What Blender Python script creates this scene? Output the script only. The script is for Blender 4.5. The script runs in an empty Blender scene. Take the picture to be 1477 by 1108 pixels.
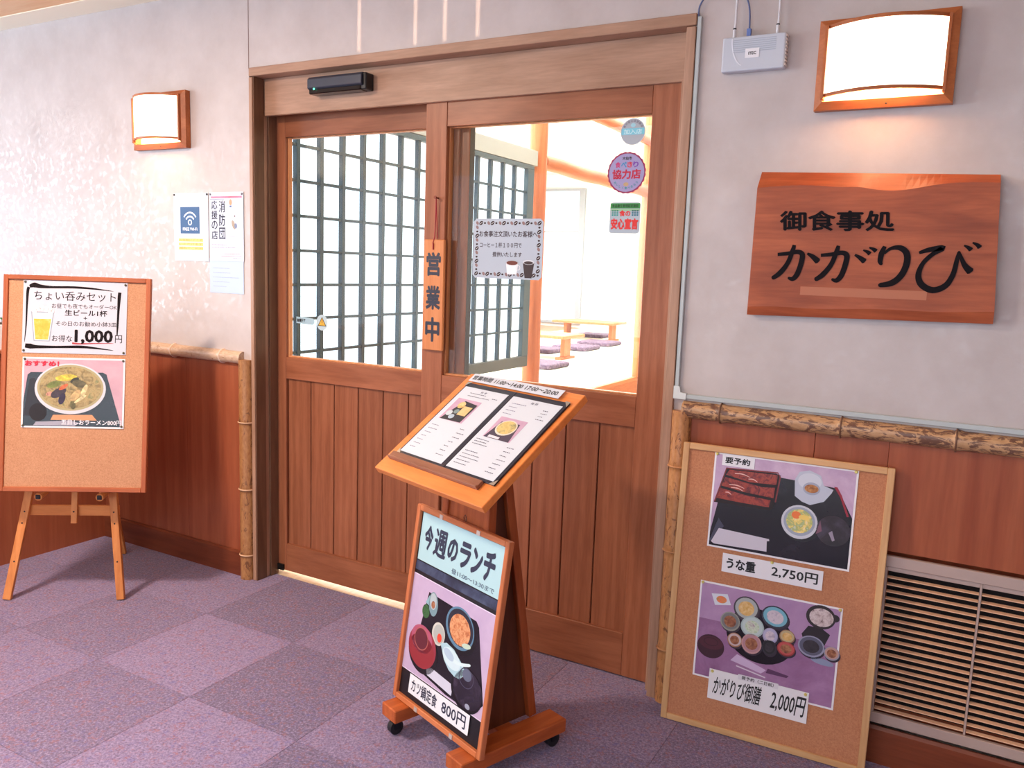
import bpy, bmesh, math, random
from mathutils import Matrix, Vector, Euler
random.seed(7)
S = bpy.context.scene
C = S.collection
R = math.radians

# ------------------------------------------------------------------ camera
cam_d = bpy.data.cameras.new('camera')
cam = bpy.data.objects.new('camera', cam_d); C.objects.link(cam)
yaw, pitch, roll, FPX = -0.50807296, -0.13844984, 0.03486449, 1184.918
fw = Vector((math.sin(yaw)*math.cos(pitch), math.cos(yaw)*math.cos(pitch), math.sin(pitch)))
rt = Vector((math.cos(yaw), -math.sin(yaw), 0)); up = rt.cross(fw)
r2 = rt*math.cos(roll)+up*math.sin(roll); u2 = -rt*math.sin(roll)+up*math.cos(roll)
cam.matrix_world = Matrix(((r2.x, u2.x, -fw.x, 0), (r2.y, u2.y, -fw.y, -2.7), (r2.z, u2.z, -fw.z, 1.507), (0, 0, 0, 1)))
cam_d.sensor_width = 36; cam_d.lens = FPX/1477*36; cam_d.clip_start = .05; cam_d.clip_end = 100
S.camera = cam
# ------------------------------------------------------------------ world, light, exposure
w = bpy.data.worlds.new('world'); S.world = w; w.use_nodes = True
w.node_tree.nodes['Background'].inputs[0].default_value = (.80, .90, 1, 1)
w.node_tree.nodes['Background'].inputs[1].default_value = 2.5
def area(name, loc, rot, sx, sy, e, col, spread=180):
    d = bpy.data.lights.new(name, 'AREA'); d.shape = 'RECTANGLE'; d.size = sx; d.size_y = sy; d.energy = e; d.color = col
    d.spread = R(spread)
    o = bpy.data.objects.new(name, d); o.location = loc; o.rotation_euler = tuple(R(a) for a in rot); C.objects.link(o); return o
# daylight through the hall's end window and its long side window
area('end_window_light', (-8.45, -3.4, 1.65), (0, -90, 0), 1.9, 4.2, 370, (.74, .86, 1))
area('side_window_light', (-1.2, -6.45, 1.7), (90, 0, 0), 5.0, 1.9, 45, (.80, .88, 1))
# hall ceiling lamp, then an added broad fill light under the ceiling
area('ceiling_area_light', (-3.0, -1.9, 2.66), (0, 0, 0), .26, .26, 78, (1, .80, .64))
area('ceiling_area_light', (-1.2, -4.2, 2.66), (0, 0, 0), 3.0, 1.6, 52, (.90, .92, 1))
# restaurant ceiling lamps and daylight
area('restaurant_light', (-4.8, 4.2, 3.3), (0, 0, 0), 5, 6, 700, (1, .97, .93))
area('restaurant_light', (-5.0, 9.2, 3.3), (0, 0, 0), 6, 4, 650, (1, .98, .95))
area('restaurant_window_light', (-8.8, 3.5, 1.8), (0, -90, 0), 2.6, 7, 300, (.85, .93, 1))
for x_ in (-2.262, -1.985, -1.848, -1.702):   # added lights without fixtures, throwing narrow glints on the wall above the header
    area('glint_light', (x_, -.30, 2.52), (90, 0, 0), .016, .33, .014, (1, .70, .48), 3)
S.view_settings.view_transform = 'Standard'; S.view_settings.look = 'None'
S.view_settings.gamma = 1; S.view_settings.use_curve_mapping = False
S.view_settings.exposure = 0.12
S.cycles.use_denoising = True
S.cycles.max_bounces = 8; S.cycles.diffuse_bounces = 4; S.cycles.transparent_max_bounces = 16
S.cycles.sample_clamp_indirect = 6

# ------------------------------------------------------------------ materials
def lin(c):
    return tuple(((x/255)/12.92 if x/255 <= .04045 else ((x/255+.055)/1.055)**2.4) for x in c)+(1,)
MC = {}
def base(key):
    m = bpy.data.materials.new(key); m.use_nodes = True; n = m.node_tree
    return m, n, n.nodes['Principled BSDF']
def plain(rgb, rough=.6, metal=0, spec=.5):
    k = ('p', rgb, rough, metal, spec)
    if k not in MC:
        m, n, b = base('plain_%d_%d_%d' % rgb)
        b.inputs['Base Color'].default_value = lin(rgb); b.inputs['Roughness'].default_value = rough
        b.inputs['Metallic'].default_value = metal; b.inputs['Specular IOR Level'].default_value = spec
        MC[k] = m
    return MC[k]
def emit(rgb, s):
    k = ('e', rgb, s)
    if k not in MC:
        m, n, b = base('glow'); b.inputs['Base Color'].default_value = lin(rgb)
        b.inputs['Emission Color'].default_value = lin(rgb); b.inputs['Emission Strength'].default_value = s
        MC[k] = m
    return MC[k]
def ramp(n, fac, stops):
    r = n.nodes.new('ShaderNodeValToRGB'); e = r.color_ramp.elements
    while len(e) < len(stops): e.new(.5)
    for q, (p, c) in zip(e, stops): q.position = p; q.color = lin(c) if max(c) > 1 else (c[0], c[1], c[2], 1)
    n.links.new(fac, r.inputs[0]); return r.outputs[0]
def coords(n, scale=(1, 1, 1), kind='Object'):
    t = n.nodes.new('ShaderNodeTexCoord'); m = n.nodes.new('ShaderNodeMapping')
    m.inputs['Scale'].default_value = scale; n.links.new(t.outputs[kind], m.inputs[0]); return m.outputs[0]
def noise(n, vec, sc, det=4, rough=.5, dist=0):
    t = n.nodes.new('ShaderNodeTexNoise'); t.inputs['Scale'].default_value = sc; t.inputs['Detail'].default_value = det
    t.inputs['Roughness'].default_value = rough; t.inputs['Distortion'].default_value = dist
    n.links.new(vec, t.inputs['Vector']); return t.outputs['Fac']
def bump(n, b, h, s=.2, d=.002):
    q = n.nodes.new('ShaderNodeBump'); q.inputs['Strength'].default_value = s; q.inputs['Distance'].default_value = d
    n.links.new(h, q.inputs['Height']); n.links.new(q.outputs[0], b.inputs['Normal'])
def mixc(n, fac, a, b, mode='MIX'):
    x = n.nodes.new('ShaderNodeMix'); x.data_type = 'RGBA'; x.blend_type = mode
    if isinstance(fac, (int, float)): x.inputs[0].default_value = fac
    else: n.links.new(fac, x.inputs[0])
    for i, v in ((6, a), (7, b)):
        if isinstance(v, tuple): x.inputs[i].default_value = v
        else: n.links.new(v, x.inputs[i])
    return x.outputs[2]
def wood(c1, c2, axis='z', rough=.45, fine=1.0, key=0, coat=0):
    """grain runs along the named local axis; each object gets its own offset"""
    k = ('w', c1, c2, axis, rough, fine, key)
    if k in MC: return MC[k]
    m, n, b = base('wood')
    g = {'x': (1.2, 14, 14), 'y': (14, 1.2, 14), 'z': (14, 14, 1.2)}[axis]
    v = coords(n, tuple(a*fine for a in g))
    oi = n.nodes.new('ShaderNodeObjectInfo'); ad = n.nodes.new('ShaderNodeVectorMath'); ad.operation = 'MULTIPLY_ADD'
    mu = n.nodes.new('ShaderNodeMath'); mu.operation = 'MULTIPLY'; mu.inputs[1].default_value = 31
    n.links.new(oi.outputs['Random'], mu.inputs[0]); n.links.new(v, ad.inputs[0]); ad.inputs[1].default_value = (1, 1, 1)
    n.links.new(mu.outputs[0], ad.inputs[2]); v = ad.outputs[0]
    a = noise(n, v, 1.1, 5, .6, 1.2)
    f = noise(n, v, 9, 3, .6)
    wv = n.nodes.new('ShaderNodeTexWave'); wv.inputs['Scale'].default_value = .55; wv.inputs['Distortion'].default_value = 6
    wv.inputs['Detail'].default_value = 3; n.links.new(v, wv.inputs['Vector'])
    c = ramp(n, a, [(.3, c2), (.7, c1)])
    c = mixc(n, .30, c, ramp(n, wv.outputs['Fac'], [(.25, c2), (.8, c1)]))
    c = mixc(n, .14, c, ramp(n, f, [(.35, (.25, .25, .25)), (.65, (.75, .75, .75))]), 'OVERLAY')
    hs = n.nodes.new('ShaderNodeHueSaturation'); va = n.nodes.new('ShaderNodeMapRange')
    va.inputs[3].default_value = .90; va.inputs[4].default_value = 1.08
    n.links.new(oi.outputs['Random'], va.inputs[0]); n.links.new(va.outputs[0], hs.inputs['Value']); n.links.new(c, hs.inputs['Color'])
    n.links.new(hs.outputs[0], b.inputs['Base Color']); b.inputs['Roughness'].default_value = rough
    b.inputs['Specular IOR Level'].default_value = .28
    bump(n, b, f, .12, .001); MC[k] = m; return m
def plaster():
    m, n, b = base('wall_paper'); v = coords(n)
    a = noise(n, v, 5, 5, .6); q = noise(n, v, 30, 5, .62, .3); fi = noise(n, v, 160, 3, .6)
    c = ramp(n, a, [(.3, (186, 174, 170)), (.7, (200, 190, 187))])
    n.links.new(c, b.inputs['Base Color'])
    r = ramp(n, q, [(.53, (.60, .60, .60)), (.62, (.33, .33, .33))])
    n.links.new(r, b.inputs['Roughness']); b.inputs['Specular IOR Level'].default_value = .55
    ad = n.nodes.new('ShaderNodeMath'); ad.operation = 'MULTIPLY_ADD'; ad.inputs[1].default_value = .5
    n.links.new(q, ad.inputs[0]); n.links.new(fi, ad.inputs[2]); bump(n, b, ad.outputs[0], .25, .001); return m
def carpet(k):
    m, n, b = base('carpet'); v = coords(n, kind='Generated' if 0 else 'Object')
    f = noise(n, v, 120, 4, .85); g = noise(n, v, 34, 4, .8); h = noise(n, v, 42, 4, .8, .5)
    c = ramp(n, f, [(.28, (76, 66, 94)), (.5, tuple(int(x*k) for x in (136, 122, 160))), (.72, (182, 168, 208))])
    c = mixc(n, ramp(n, h, [(.52, (0, 0, 0)), (.66, (.6, .6, .6))]), c, lin((160, 96, 90)))
    c = mixc(n, ramp(n, g, [(.55, (0, 0, 0)), (.68, (.6, .6, .6))]), c, lin((98, 100, 168)))
    n.links.new(c, b.inputs['Base Color']); b.inputs['Roughness'].default_value = .95; b.inputs['Specular IOR Level'].default_value = .15
    b.inputs['Sheen Weight'].default_value = .25; bump(n, b, f, .6, .004); return m
def cork(c1, c2):
    k = ('cork', c1, c2)
    if k in MC: return MC[k]
    m, n, b = base('cork'); v = coords(n); f = noise(n, v, 190, 4, .85); g = noise(n, v, 9, 3)
    c = ramp(n, f, [(.3, c2), (.62, c1)]); c = mixc(n, .15, c, ramp(n, g, [(.3, c2), (.7, c1)]))
    n.links.new(c, b.inputs['Base Color']); b.inputs['Roughness'].default_value = .9; bump(n, b, f, .3, .001); MC[k] = m; return m
def mottled(key, c, stops_c, sc=60, rough=.5, dist=.5):
    """food and other mottled prints: noise between several colours"""
    k = ('mot', key)
    if k in MC: return MC[k]
    m, n, b = base('print_'+key); v = coords(n); f = noise(n, v, sc, 5, .65, dist)
    N = len(stops_c)
    col = ramp(n, f, [(.30+.40*i/max(1, N-1), q) for i, q in enumerate(stops_c)])
    n.links.new(col, b.inputs['Base Color']); b.inputs['Roughness'].default_value = rough; MC[k] = m; return m
def bamboo_mat(c1, c2, dark, th, axis):
    m, n, b = base('bamboo'); g = (9, 22, 22) if axis == 'x' else (22, 22, 9)
    v = coords(n, g); f = noise(n, v, 2.2, 6, .7, 1.0); a = noise(n, v, 5, 4)
    c = ramp(n, a, [(.3, c2), (.7, c1)]); c = mixc(n, ramp(n, f, [(th, (0, 0, 0)), (th+.05, (.85, .85, .85))]), c, lin(dark))
    n.links.new(c, b.inputs['Base Color']); b.inputs['Roughness'].default_value = .35; return m
def glass(rough=0):
    if 'glass' in MC: return MC['glass']
    m, n, b = base('glass'); n.nodes.remove(b); out = n.nodes['Material Output']
    t = n.nodes.new('ShaderNodeBsdfTransparent'); t.inputs[0].default_value = (.93, .96, .96, 1)
    g = n.nodes.new('ShaderNodeBsdfGlossy'); g.inputs['Roughness'].default_value = .02
    f = n.nodes.new('ShaderNodeFresnel'); ge = n.nodes.new('ShaderNodeNewGeometry'); mr = n.nodes.new('ShaderNodeMapRange')
    mr.inputs[3].default_value = 1.5; mr.inputs[4].default_value = 1/1.5      # both faces of the thin pane reflect alike
    n.links.new(ge.outputs['Backfacing'], mr.inputs[0]); n.links.new(mr.outputs[0], f.inputs[0])
    x = n.nodes.new('ShaderNodeMixShader'); n.links.new(f.outputs[0], x.inputs[0]); n.links.new(t.outputs[0], x.inputs[1])
    n.links.new(g.outputs[0], x.inputs[2]); n.links.new(x.outputs[0], out.inputs[0]); MC['glass'] = m; return m
def paper(rgb=(236, 236, 240), rough=.5): return plain(rgb, rough)

# ------------------------------------------------------------------ mesh helpers
class MB:
    """collects boxes, tubes, polygons with materials; builds ONE mesh object"""
    def __init__(s): s.v = []; s.f = []; s.m = []; s.mats = []; s.sm = []
    def mi(s, m):
        if m not in s.mats: s.mats.append(m)
        return s.mats.index(m)
    def add(s, vs, fs, m=None, smooth=False):
        o = len(s.v); s.v += [tuple(p) for p in vs]; k = s.mi(m) if m else 0
        for f in fs: s.f.append([o+i for i in f]); s.m.append(k); s.sm.append(smooth)
        return s
    def box(s, x0, x1, y0, y1, z0, z1, m=None):
        v = [(x0, y0, z0), (x1, y0, z0), (x1, y1, z0), (x0, y1, z0), (x0, y0, z1), (x1, y0, z1), (x1, y1, z1), (x0, y1, z1)]
        return s.add(v, [(0, 3, 2, 1), (4, 5, 6, 7), (0, 1, 5, 4), (1, 2, 6, 5), (2, 3, 7, 6), (3, 0, 4, 7)], m)
    def bar(s, p, q, w, t, m=None, side=(0, 1, 0)):
        """square bar from p to q, w wide, t thick along side"""
        p, q = Vector(p), Vector(q); d = (q-p).normalized(); sd = Vector(side); sd = (sd-d*sd.dot(d)).normalized(); x = d.cross(sd)
        v = [c+x*a*w/2+sd*b*t/2 for c in (p, q) for a, b in ((-1, -1), (1, -1), (1, 1), (-1, 1))]
        return s.add(v, [(3, 2, 1, 0), (4, 5, 6, 7), (0, 1, 5, 4), (1, 2, 6, 5), (2, 3, 7, 6), (3, 0, 4, 7)], m)
    def tube(s, pts, rad, n=12, m=None, caps=True):
        pts = [Vector(p) for p in pts]; rs = rad if isinstance(rad, (list, tuple)) else [rad]*len(pts); vs = []; prev = None
        for i, p in enumerate(pts):
            d = (pts[min(i+1, len(pts)-1)]-pts[max(i-1, 0)]).normalized()
            if prev is None: a = d.orthogonal().normalized()
            else: a = (prev-d*prev.dot(d)).normalized()
            prev = a; b = d.cross(a)
            for k in range(n): t = 2*math.pi*k/n; vs.append(p+(a*math.cos(t)+b*math.sin(t))*rs[i])
        fs = [(i*n+k, i*n+(k+1) % n, (i+1)*n+(k+1) % n, (i+1)*n+k) for i in range(len(pts)-1) for k in range(n)]
        s.add(vs, fs, m, True)
        if caps: s.add(vs[:n], [tuple(range(n))[::-1]], m); s.add(vs[-n:], [tuple(range(n))], m)
        return s
    # flat print in the local XZ plane facing -Y; d = how proud
    def poly(s, pts, d, m): return s.add([(x, -d, z) for x, z in pts], [tuple(range(len(pts)))], m)
    def rect(s, x0, z0, x1, z1, d, m): return s.poly([(x0, z0), (x1, z0), (x1, z1), (x0, z1)], d, m)
    def ell(s, cx, cz, rx, rz, d, m, n=28, rot=0, wob=0):
        P = []
        for k in range(n):
            t = 2*math.pi*k/n; q = 1+(wob*(1 if k % 2 else -1)); x = rx*math.cos(t)*q; z = rz*math.sin(t)*q
            P.append((cx+x*math.cos(rot)-z*math.sin(rot), cz+x*math.sin(rot)+z*math.cos(rot)))
        return s.poly(P, d, m)
    def ring(s, cx, cz, rx, rz, wd, d, m, n=28):
        vs = []
        for k in range(n):
            t = 2*math.pi*k/n; vs += [(cx+rx*math.cos(t), -d, cz+rz*math.sin(t)), (cx+(rx-wd)*math.cos(t), -d, cz+(rz-wd)*math.sin(t))]
        return s.add(vs, [(2*k, 2*((k+1) % n), 2*((k+1) % n)+1, 2*k+1) for k in range(n)], m)
    def stroke(s, pts, ws, d, m):
        """brush stroke ribbon through pts with half widths ws"""
        P = [Vector((a, b)) for a, b in pts]
        if len(P) > 2 and isinstance(ws, (list, tuple)):
            Q = []; wq = []; N = len(P)
            for i in range(N-1):
                p0, p1, p2, p3 = (P[max(0, min(N-1, i+k))] for k in (-1, 0, 1, 2))
                for u in (0, .2, .4, .6, .8):
                    Q.append(.5*((2*p1)+(-p0+p2)*u+(2*p0-5*p1+4*p2-p3)*u*u+(-p0+3*p1-3*p2+p3)*u**3)); wq.append(ws[i]+(ws[i+1]-ws[i])*u)
            P = Q+[P[-1]]; ws = wq+[ws[-1]*.5]
        vs = []
        for i, p in enumerate(P):
            t = (P[min(i+1, len(P)-1)]-P[max(0, i-1)]).normalized(); nn = Vector((-t.y, t.x)); wd = ws[i] if isinstance(ws, (list, tuple)) else ws
            vs += [(p.x+nn.x*wd, -d, p.y+nn.y*wd), (p.x-nn.x*wd, -d, p.y-nn.y*wd)]
        return s.add(vs, [(2*i, 2*i+1, 2*i+3, 2*i+2) for i in range(len(P)-1)], m)
    def build(s, name, m=None, parent=None, bevel=0, seg=2):
        me = bpy.data.meshes.new(name); me.from_pydata(s.v, [], s.f)
        if m and not s.mats: s.mats = [m]
        for q in s.mats: me.materials.append(q)
        if len(s.mats) > 1: me.polygons.foreach_set('material_index', s.m)
        if any(s.sm): me.polygons.foreach_set('use_smooth', s.sm)
        me.update()
        bm = bmesh.new(); bm.from_mesh(me)
        if bevel: 
            bmesh.ops.recalc_face_normals(bm, faces=bm.faces)
            bmesh.ops.bevel(bm, geom=list(bm.edges), offset=bevel, segments=seg, affect='EDGES', profile=.5)
        bm.to_mesh(me); bm.free()
        o = bpy.data.objects.new(name, me); C.objects.link(o)
        if parent: o.parent = parent
        return o
def tag(o, label=None, cat=None, group=None, kind=None):
    for k, v in (('label', label), ('category', cat), ('group', group), ('kind', kind)):
        if v: o[k] = v
    return o
def empty(name, M=None, **k):
    o = bpy.data.objects.new(name, None); o.empty_display_size = .1; C.objects.link(o)
    if M is not None: o.matrix_world = M
    return tag(o, **k)
def place(bl, yaw=0, tilt=0):
    return Matrix.Translation(bl) @ Matrix.Rotation(R(yaw), 4, 'Z') @ Matrix.Rotation(R(-tilt), 4, 'X')
def on(M, u, v, d=0, rot=0):
    """frame on a plane: u right, v up, d proud of it"""
    return M @ Matrix.Translation((u, -d, v)) @ Matrix.Rotation(R(-rot), 4, 'Y')
def boxo(name, b, m, parent=None, bevel=.002):
    """a box object with its origin at its own centre, so its grain is its own"""
    x0, x1, y0, y1, z0, z1 = b; c = ((x0+x1)/2, (y0+y1)/2, (z0+z1)/2)
    q = MB(); q.box(x0-c[0], x1-c[0], y0-c[1], y1-c[1], z0-c[2], z1-c[2])
    o = q.build(name, m, parent, bevel, 1); o.location = c; return o
BOLD = {}
def text_mesh(body, bold=0.0, space=1.0, line=1.0, align='LEFT'):
    k = (body, bold, space, line, align)
    if k in BOLD: return BOLD[k]
    cu = bpy.data.curves.new('t', 'FONT'); cu.body = body; cu.size = 1; cu.space_character = space
    cu.space_line = line; cu.align_x = align; cu.resolution_u = 2; cu.fill_mode = 'FRONT'
    o = bpy.data.objects.new('t', cu); C.objects.link(o); dg = bpy.context.evaluated_depsgraph_get()
    me = bpy.data.meshes.new_from_object(o.evaluated_get(dg)); bpy.data.objects.remove(o); bpy.data.curves.remove(cu)
    vs = [(v.co.x, v.co.y, 0) for v in me.vertices]; fs = [tuple(p.vertices) for p in me.polygons]; bpy.data.meshes.remove(me)
    if bold >= .008:                      # heavier weight: copies of the glyphs shifted by a hair
        n0 = len(vs); v0 = list(vs); f0 = list(fs); cnt = 0
        for dx, dy in ((1, 0), (-1, 0), (0, 1), (0, -1)) if bold < .03 else ((1, 0), (-1, 0), (0, 1), (0, -1), (.7, .7), (-.7, .7), (.7, -.7), (-.7, -.7)):
            cnt += 1; vs += [(x+dx*bold, y+dy*bold, cnt*3e-5) for x, y, _ in v0]; fs += [tuple(i+n0*cnt for i in f) for f in f0]
    BOLD[k] = (vs, fs); return BOLD[k]
def lettering(body, x0, z0, x1, z1, d, m, parent, bold=.0, shear=0, depth=0, name='lettering', line=1.0, align='LEFT', rot=0, space=1.0):
    """text fitted into the box x0..x1, z0..z1 of the parent's front plane, d proud"""
    vs, fs = text_mesh(body, bold, space, line, align)
    ax = min(v[0] for v in vs); bx = max(v[0] for v in vs); ay = min(v[1] for v in vs); by = max(v[1] for v in vs)
    sx = (x1-x0)/max(bx-ax, 1e-6); sy = (z1-z0)/max(by-ay, 1e-6)
    P = [(x0+(x-ax)*sx+shear*(y-ay)*sy, -d-e_, z0+(y-ay)*sy) for x, y, e_ in vs]
    q = MB(); q.add(P, fs, m); o = q.build(name, m, parent)
    if depth:
        md = o.modifiers.new('s', 'SOLIDIFY'); md.thickness = depth; md.offset = 0
    return o
def vertical(body, cx, z0, z1, wd, d, m, parent, bold=.02, shear=0):
    n = len(body); h = (z1-z0)/n
    for i, ch in enumerate(body):
        a = z1-(i+1)*h; lettering(ch, cx-wd/2, a+h*.06, cx+wd/2, a+h*.94, d, m, parent, bold, shear)
BLACK = plain((22, 20, 24), .5); INK = plain((38, 34, 40), .6)

# ================================================================== THE SETTING
WALL = plaster()
OAK = lambda ax, key=0: wood((186, 148, 124), (162, 124, 100), ax, .42, 1, key)
DOORW = lambda ax, key=0: wood((166, 104, 74), (136, 80, 54), ax, .34, 1, key)
PANELW = wood((166, 94, 64), (142, 72, 48), 'z', .30, .5, 3)
CEDAR = wood((196, 128, 78), (160, 96, 54), 'z', .5)

# front wall: plaster pieces round the door opening
wl = MB()
XL, XR, ZC = -8.4, 2.6, 2.70
wl.box(XL, -2.88, 0, .16, 1.04, ZC); wl.box(-.88, XR, 0, .2, 1.04, ZC)
wl.box(-2.88, -.88, 0, .05, 2.32, ZC); wl.box(-2.88, -.88, .05, .2, 2.34, ZC)
wall = tag(wl.build('wall_front', WALL), kind='structure')
# seam of the wallpaper above the door's left corner
sm = MB(); sm.box(-2.884, -2.881, -.0015, .001, 2.34, ZC); sm.build('wallpaper_joint', plain((150, 130, 125)), wall)
k = 0
x = -8.4
for x0, x1 in [(-8.4, -7.2), (-7.2, -6.3), (-6.3, -5.4), (-5.4, -4.5), (-4.5, -3.79), (-3.79, -3.33), (-3.33, -2.88), (-.88, -.40), (-.40, -.185)]:
    boxo('wainscot_panel', (x0+.0008, x1-.0008, .001, .12, .1, 1.05), PANELW, wall, .0008)
boxo('wainscot_panel', (-.185, .9, .001, .12, .69, 1.05), PANELW, wall, .0008)
boxo('wainscot_panel', (.9, 2.6, .001, .12, .1, 1.05), PANELW, wall, .0008)
boxo('wainscot_panel', (-.185, .9, .06, .12, .1, .69), PANELW, wall, .0008)
BASEW = wood((134, 70, 46), (104, 50, 32), 'x', .35)
for nm, x0, x1 in (('baseboard_left', -3.99, -2.95), ('baseboard_right', -.80, 2.6)):
    q = MB(); q.add([(x0, 0, 0), (x1, 0, 0), (x1, 0, .122), (x0, 0, .122), (x0, -.012, 0), (x1, -.012, 0), (x1, -.012, .112), (x0, -.012, .112), (x0, -.006, .122), (x1, -.006, .122)],
        [(4, 5, 6, 7), (7, 6, 9, 8), (8, 9, 2, 3), (0, 4, 7, 8, 3), (1, 2, 9, 6, 5), (0, 3, 2, 1), (0, 1, 5, 4)])
    tag(q.build(nm, BASEW), kind='structure')
# casing
cs = empty('trim_1', kind='structure')
boxo('casing', (-2.869, -2.848, -.015, .13, 0, 2.30), OAK('z'), cs); 
JB = wood((128, 94, 72), (100, 70, 52), 'z', .5, 1, 2)  # darker wood tone paints in the shade on the left jamb's inner face
boxo('jamb_shade_strip', (-2.8475, -2.842, -.011, .049, 0, 2.303), JB, cs, .001); boxo('jamb_shade_strip', (-2.8475, -2.838, .072, .121, 0, 2.168), JB, cs, .001)
boxo('casing', (-.897, -.866, -.015, .16, 0, 2.30), OAK('z'), cs)
boxo('casing', (-2.869, -.866, -.015, .06, 2.304, 2.34), OAK('x'), cs)
hd = tag(boxo('trim_2', (-2.8415, -.915, .05, .07, 2.146, 2.304), OAK('x', 1)), kind='structure')
q = MB(); q.box(-2.848, -.897, .07, .18, 2.17, 2.304); tag(q.build('trim_3', DOORW('x')), kind='structure')
q = MB(); q.box(-.918, -.8975, .03, .06, 0, 2.146); q.build('door_stop', OAK('z'), cs)

def door(name, x0, x1, y0, st, zt, zg1, zg0, zm, zb, z0, gx0, gx1, bounds, gy):
    d = empty(name, kind='structure'); t = .042
    boxo('stile', (x0, gx0, y0, y0+t, z0, zt), DOORW('z', 5), d, .0025); boxo('stile', (gx1, x1, y0, y0+t, z0, zt), DOORW('z', 5), d, .0025)
    boxo('rail', (gx0, gx1, y0+.001, y0+t-.001, zg1, zt), DOORW('x'), d, .002)
    boxo('rail', (gx0, gx1, y0+.001, y0+t-.001, zm, zg0), DOORW('x'), d, .002)
    boxo('rail', (gx0, gx1, y0+.001, y0+t-.001, z0, zb), DOORW('x'), d, .002)
    for a, b in zip(bounds[:-1], bounds[1:]):
        boxo('plank', (min(a, b)+.0022, max(a, b)-.0022, y0+.014, y0+t-.006, zb-.004, zm+.004), DOORW('z'), d, .002)
    q = MB(); q.box(gx0-.004, gx1+.004, y0+t-.008, y0+t-.006, zb-.004, zm+.004); q.build('backing_panel', plain((60, 34, 24)), d)
    bw = .007; bd = plain((226, 190, 160), .5)
    q = MB()
    for b in ((gx0, gx1, zg0, zg0+bw), (gx0, gx1, zg1-bw*.6, zg1)): q.box(b[0], b[1], gy-.012, gy+.010, b[2], b[3])
    for b in ((gx0, gx0+bw), (gx1-bw*.7, gx1)): q.box(b[0], b[1], gy-.012, gy+.010, zg0+bw, zg1-bw*.6)
    q.build('glazing_bead', wood((214, 150, 104), (190, 124, 80), 'z', .4), d, .001, 1)
    q = MB(); q.box(gx0+.001, gx1-.001, gy-.002, gy+.002, zg0+.001, zg1-.001); q.build('glass_pane', glass(), d)
    return d
door_r = door('door_1', -1.972, -.919, .065, 0, 2.168, 2.053, 1.070, .957, .173, .006, -1.871, -1.028,
     [-1.871, -1.724, -1.585, -1.446, -1.306, -1.169, -1.028], .095)
door_l = door('door_2', -2.885, -1.80, .122, 0, 2.168, 2.062, 1.064, .963, .158, .022, -2.787, -1.892,
     [-2.787, -2.645, -2.504, -2.364, -2.224, -2.087, -1.95, -1.892], .150)
q = MB(); q.box(-1.806, -1.799, .126, .16, .03, 2.16); q.build('edge_seal', plain((40, 36, 34)), door_l)
q = MB(); q.box(-2.87, -2.80, .112, .121, .022, .052); q.build('guide_plate', plain((40, 38, 38), .4, .6), door_l)
boxo('weather_strip', (-1.865, -1.84, .108, .12, .02, 2.16), DOORW('z'), door_l)

# bamboo trims
def bamboo(name, p, q_, r, nodes, mat, jog=.004, ring=(214, 176, 142)):
    p, q_ = Vector(p), Vector(q_); L = (q_-p).length; pts = []; rs = []
    ss = sorted(set([0, L]+[a for nd in nodes for a in (nd-.02, nd-.006, nd-.003, nd, nd+.003, nd+.02) if 0 < a < L]))
    for s_ in ss:
        rr = r
        for nd in nodes:
            if abs(s_-nd) < .0031: rr = r+jog
            elif abs(s_-nd) < .0065: rr = r-.001
        if any(abs(s_-nd) < 1e-6 for nd in nodes): rr = r+jog*.4
        pts.append(p+(q_-p)*(s_/L)); rs.append(rr)
    b = MB(); b.tube(pts, rs, 20); o = tag(b.build(name, mat), kind='structure'); dv = (q_-p).normalized()
    for nd in nodes:
        g = MB(); c = p+dv*nd; g.tube([c-dv*.0035, c-dv*.0015, c+dv*.0015, c+dv*.0035], [r+.001, r+.0065, r+.0065, r+.001], 20); g.build('node_ring', plain(ring, .45), o)
    return o
BL_x = bamboo_mat((214, 186, 160), (190, 156, 128), (150, 108, 76), .60, 'x')
BL_z = bamboo_mat((182, 132, 84), (156, 104, 62), (104, 64, 40), .56, 'z')
BR_x = bamboo_mat((208, 166, 124), (184, 140, 98), (92, 58, 52), .49, 'x')
BR_z = bamboo_mat((206, 148, 94), (184, 124, 74), (120, 74, 46), .55, 'z')
bamboo('trim_4', (-3.99, -.004, 1.058), (-2.93, -.004, 1.058), .029, [.25, .591, .930], BL_x, .004, (232, 208, 190))
bamboo('trim_5', (-2.910, -.004, 0), (-2.910, -.004, 1.052), .036, [.12, .44, .76], BL_z, .003)
bamboo('trim_6', (-.83, -.004, 1.058), (2.6, -.004, 1.058), .029, [.13, .505, .82, 1.30], BR_x, .003, (120, 84, 62))
bamboo('trim_7', (-.834, -.004, 0), (-.834, -.004, 1.052), .033, [.20, .56, .86], BR_z, .003, (200, 140, 92))

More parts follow.
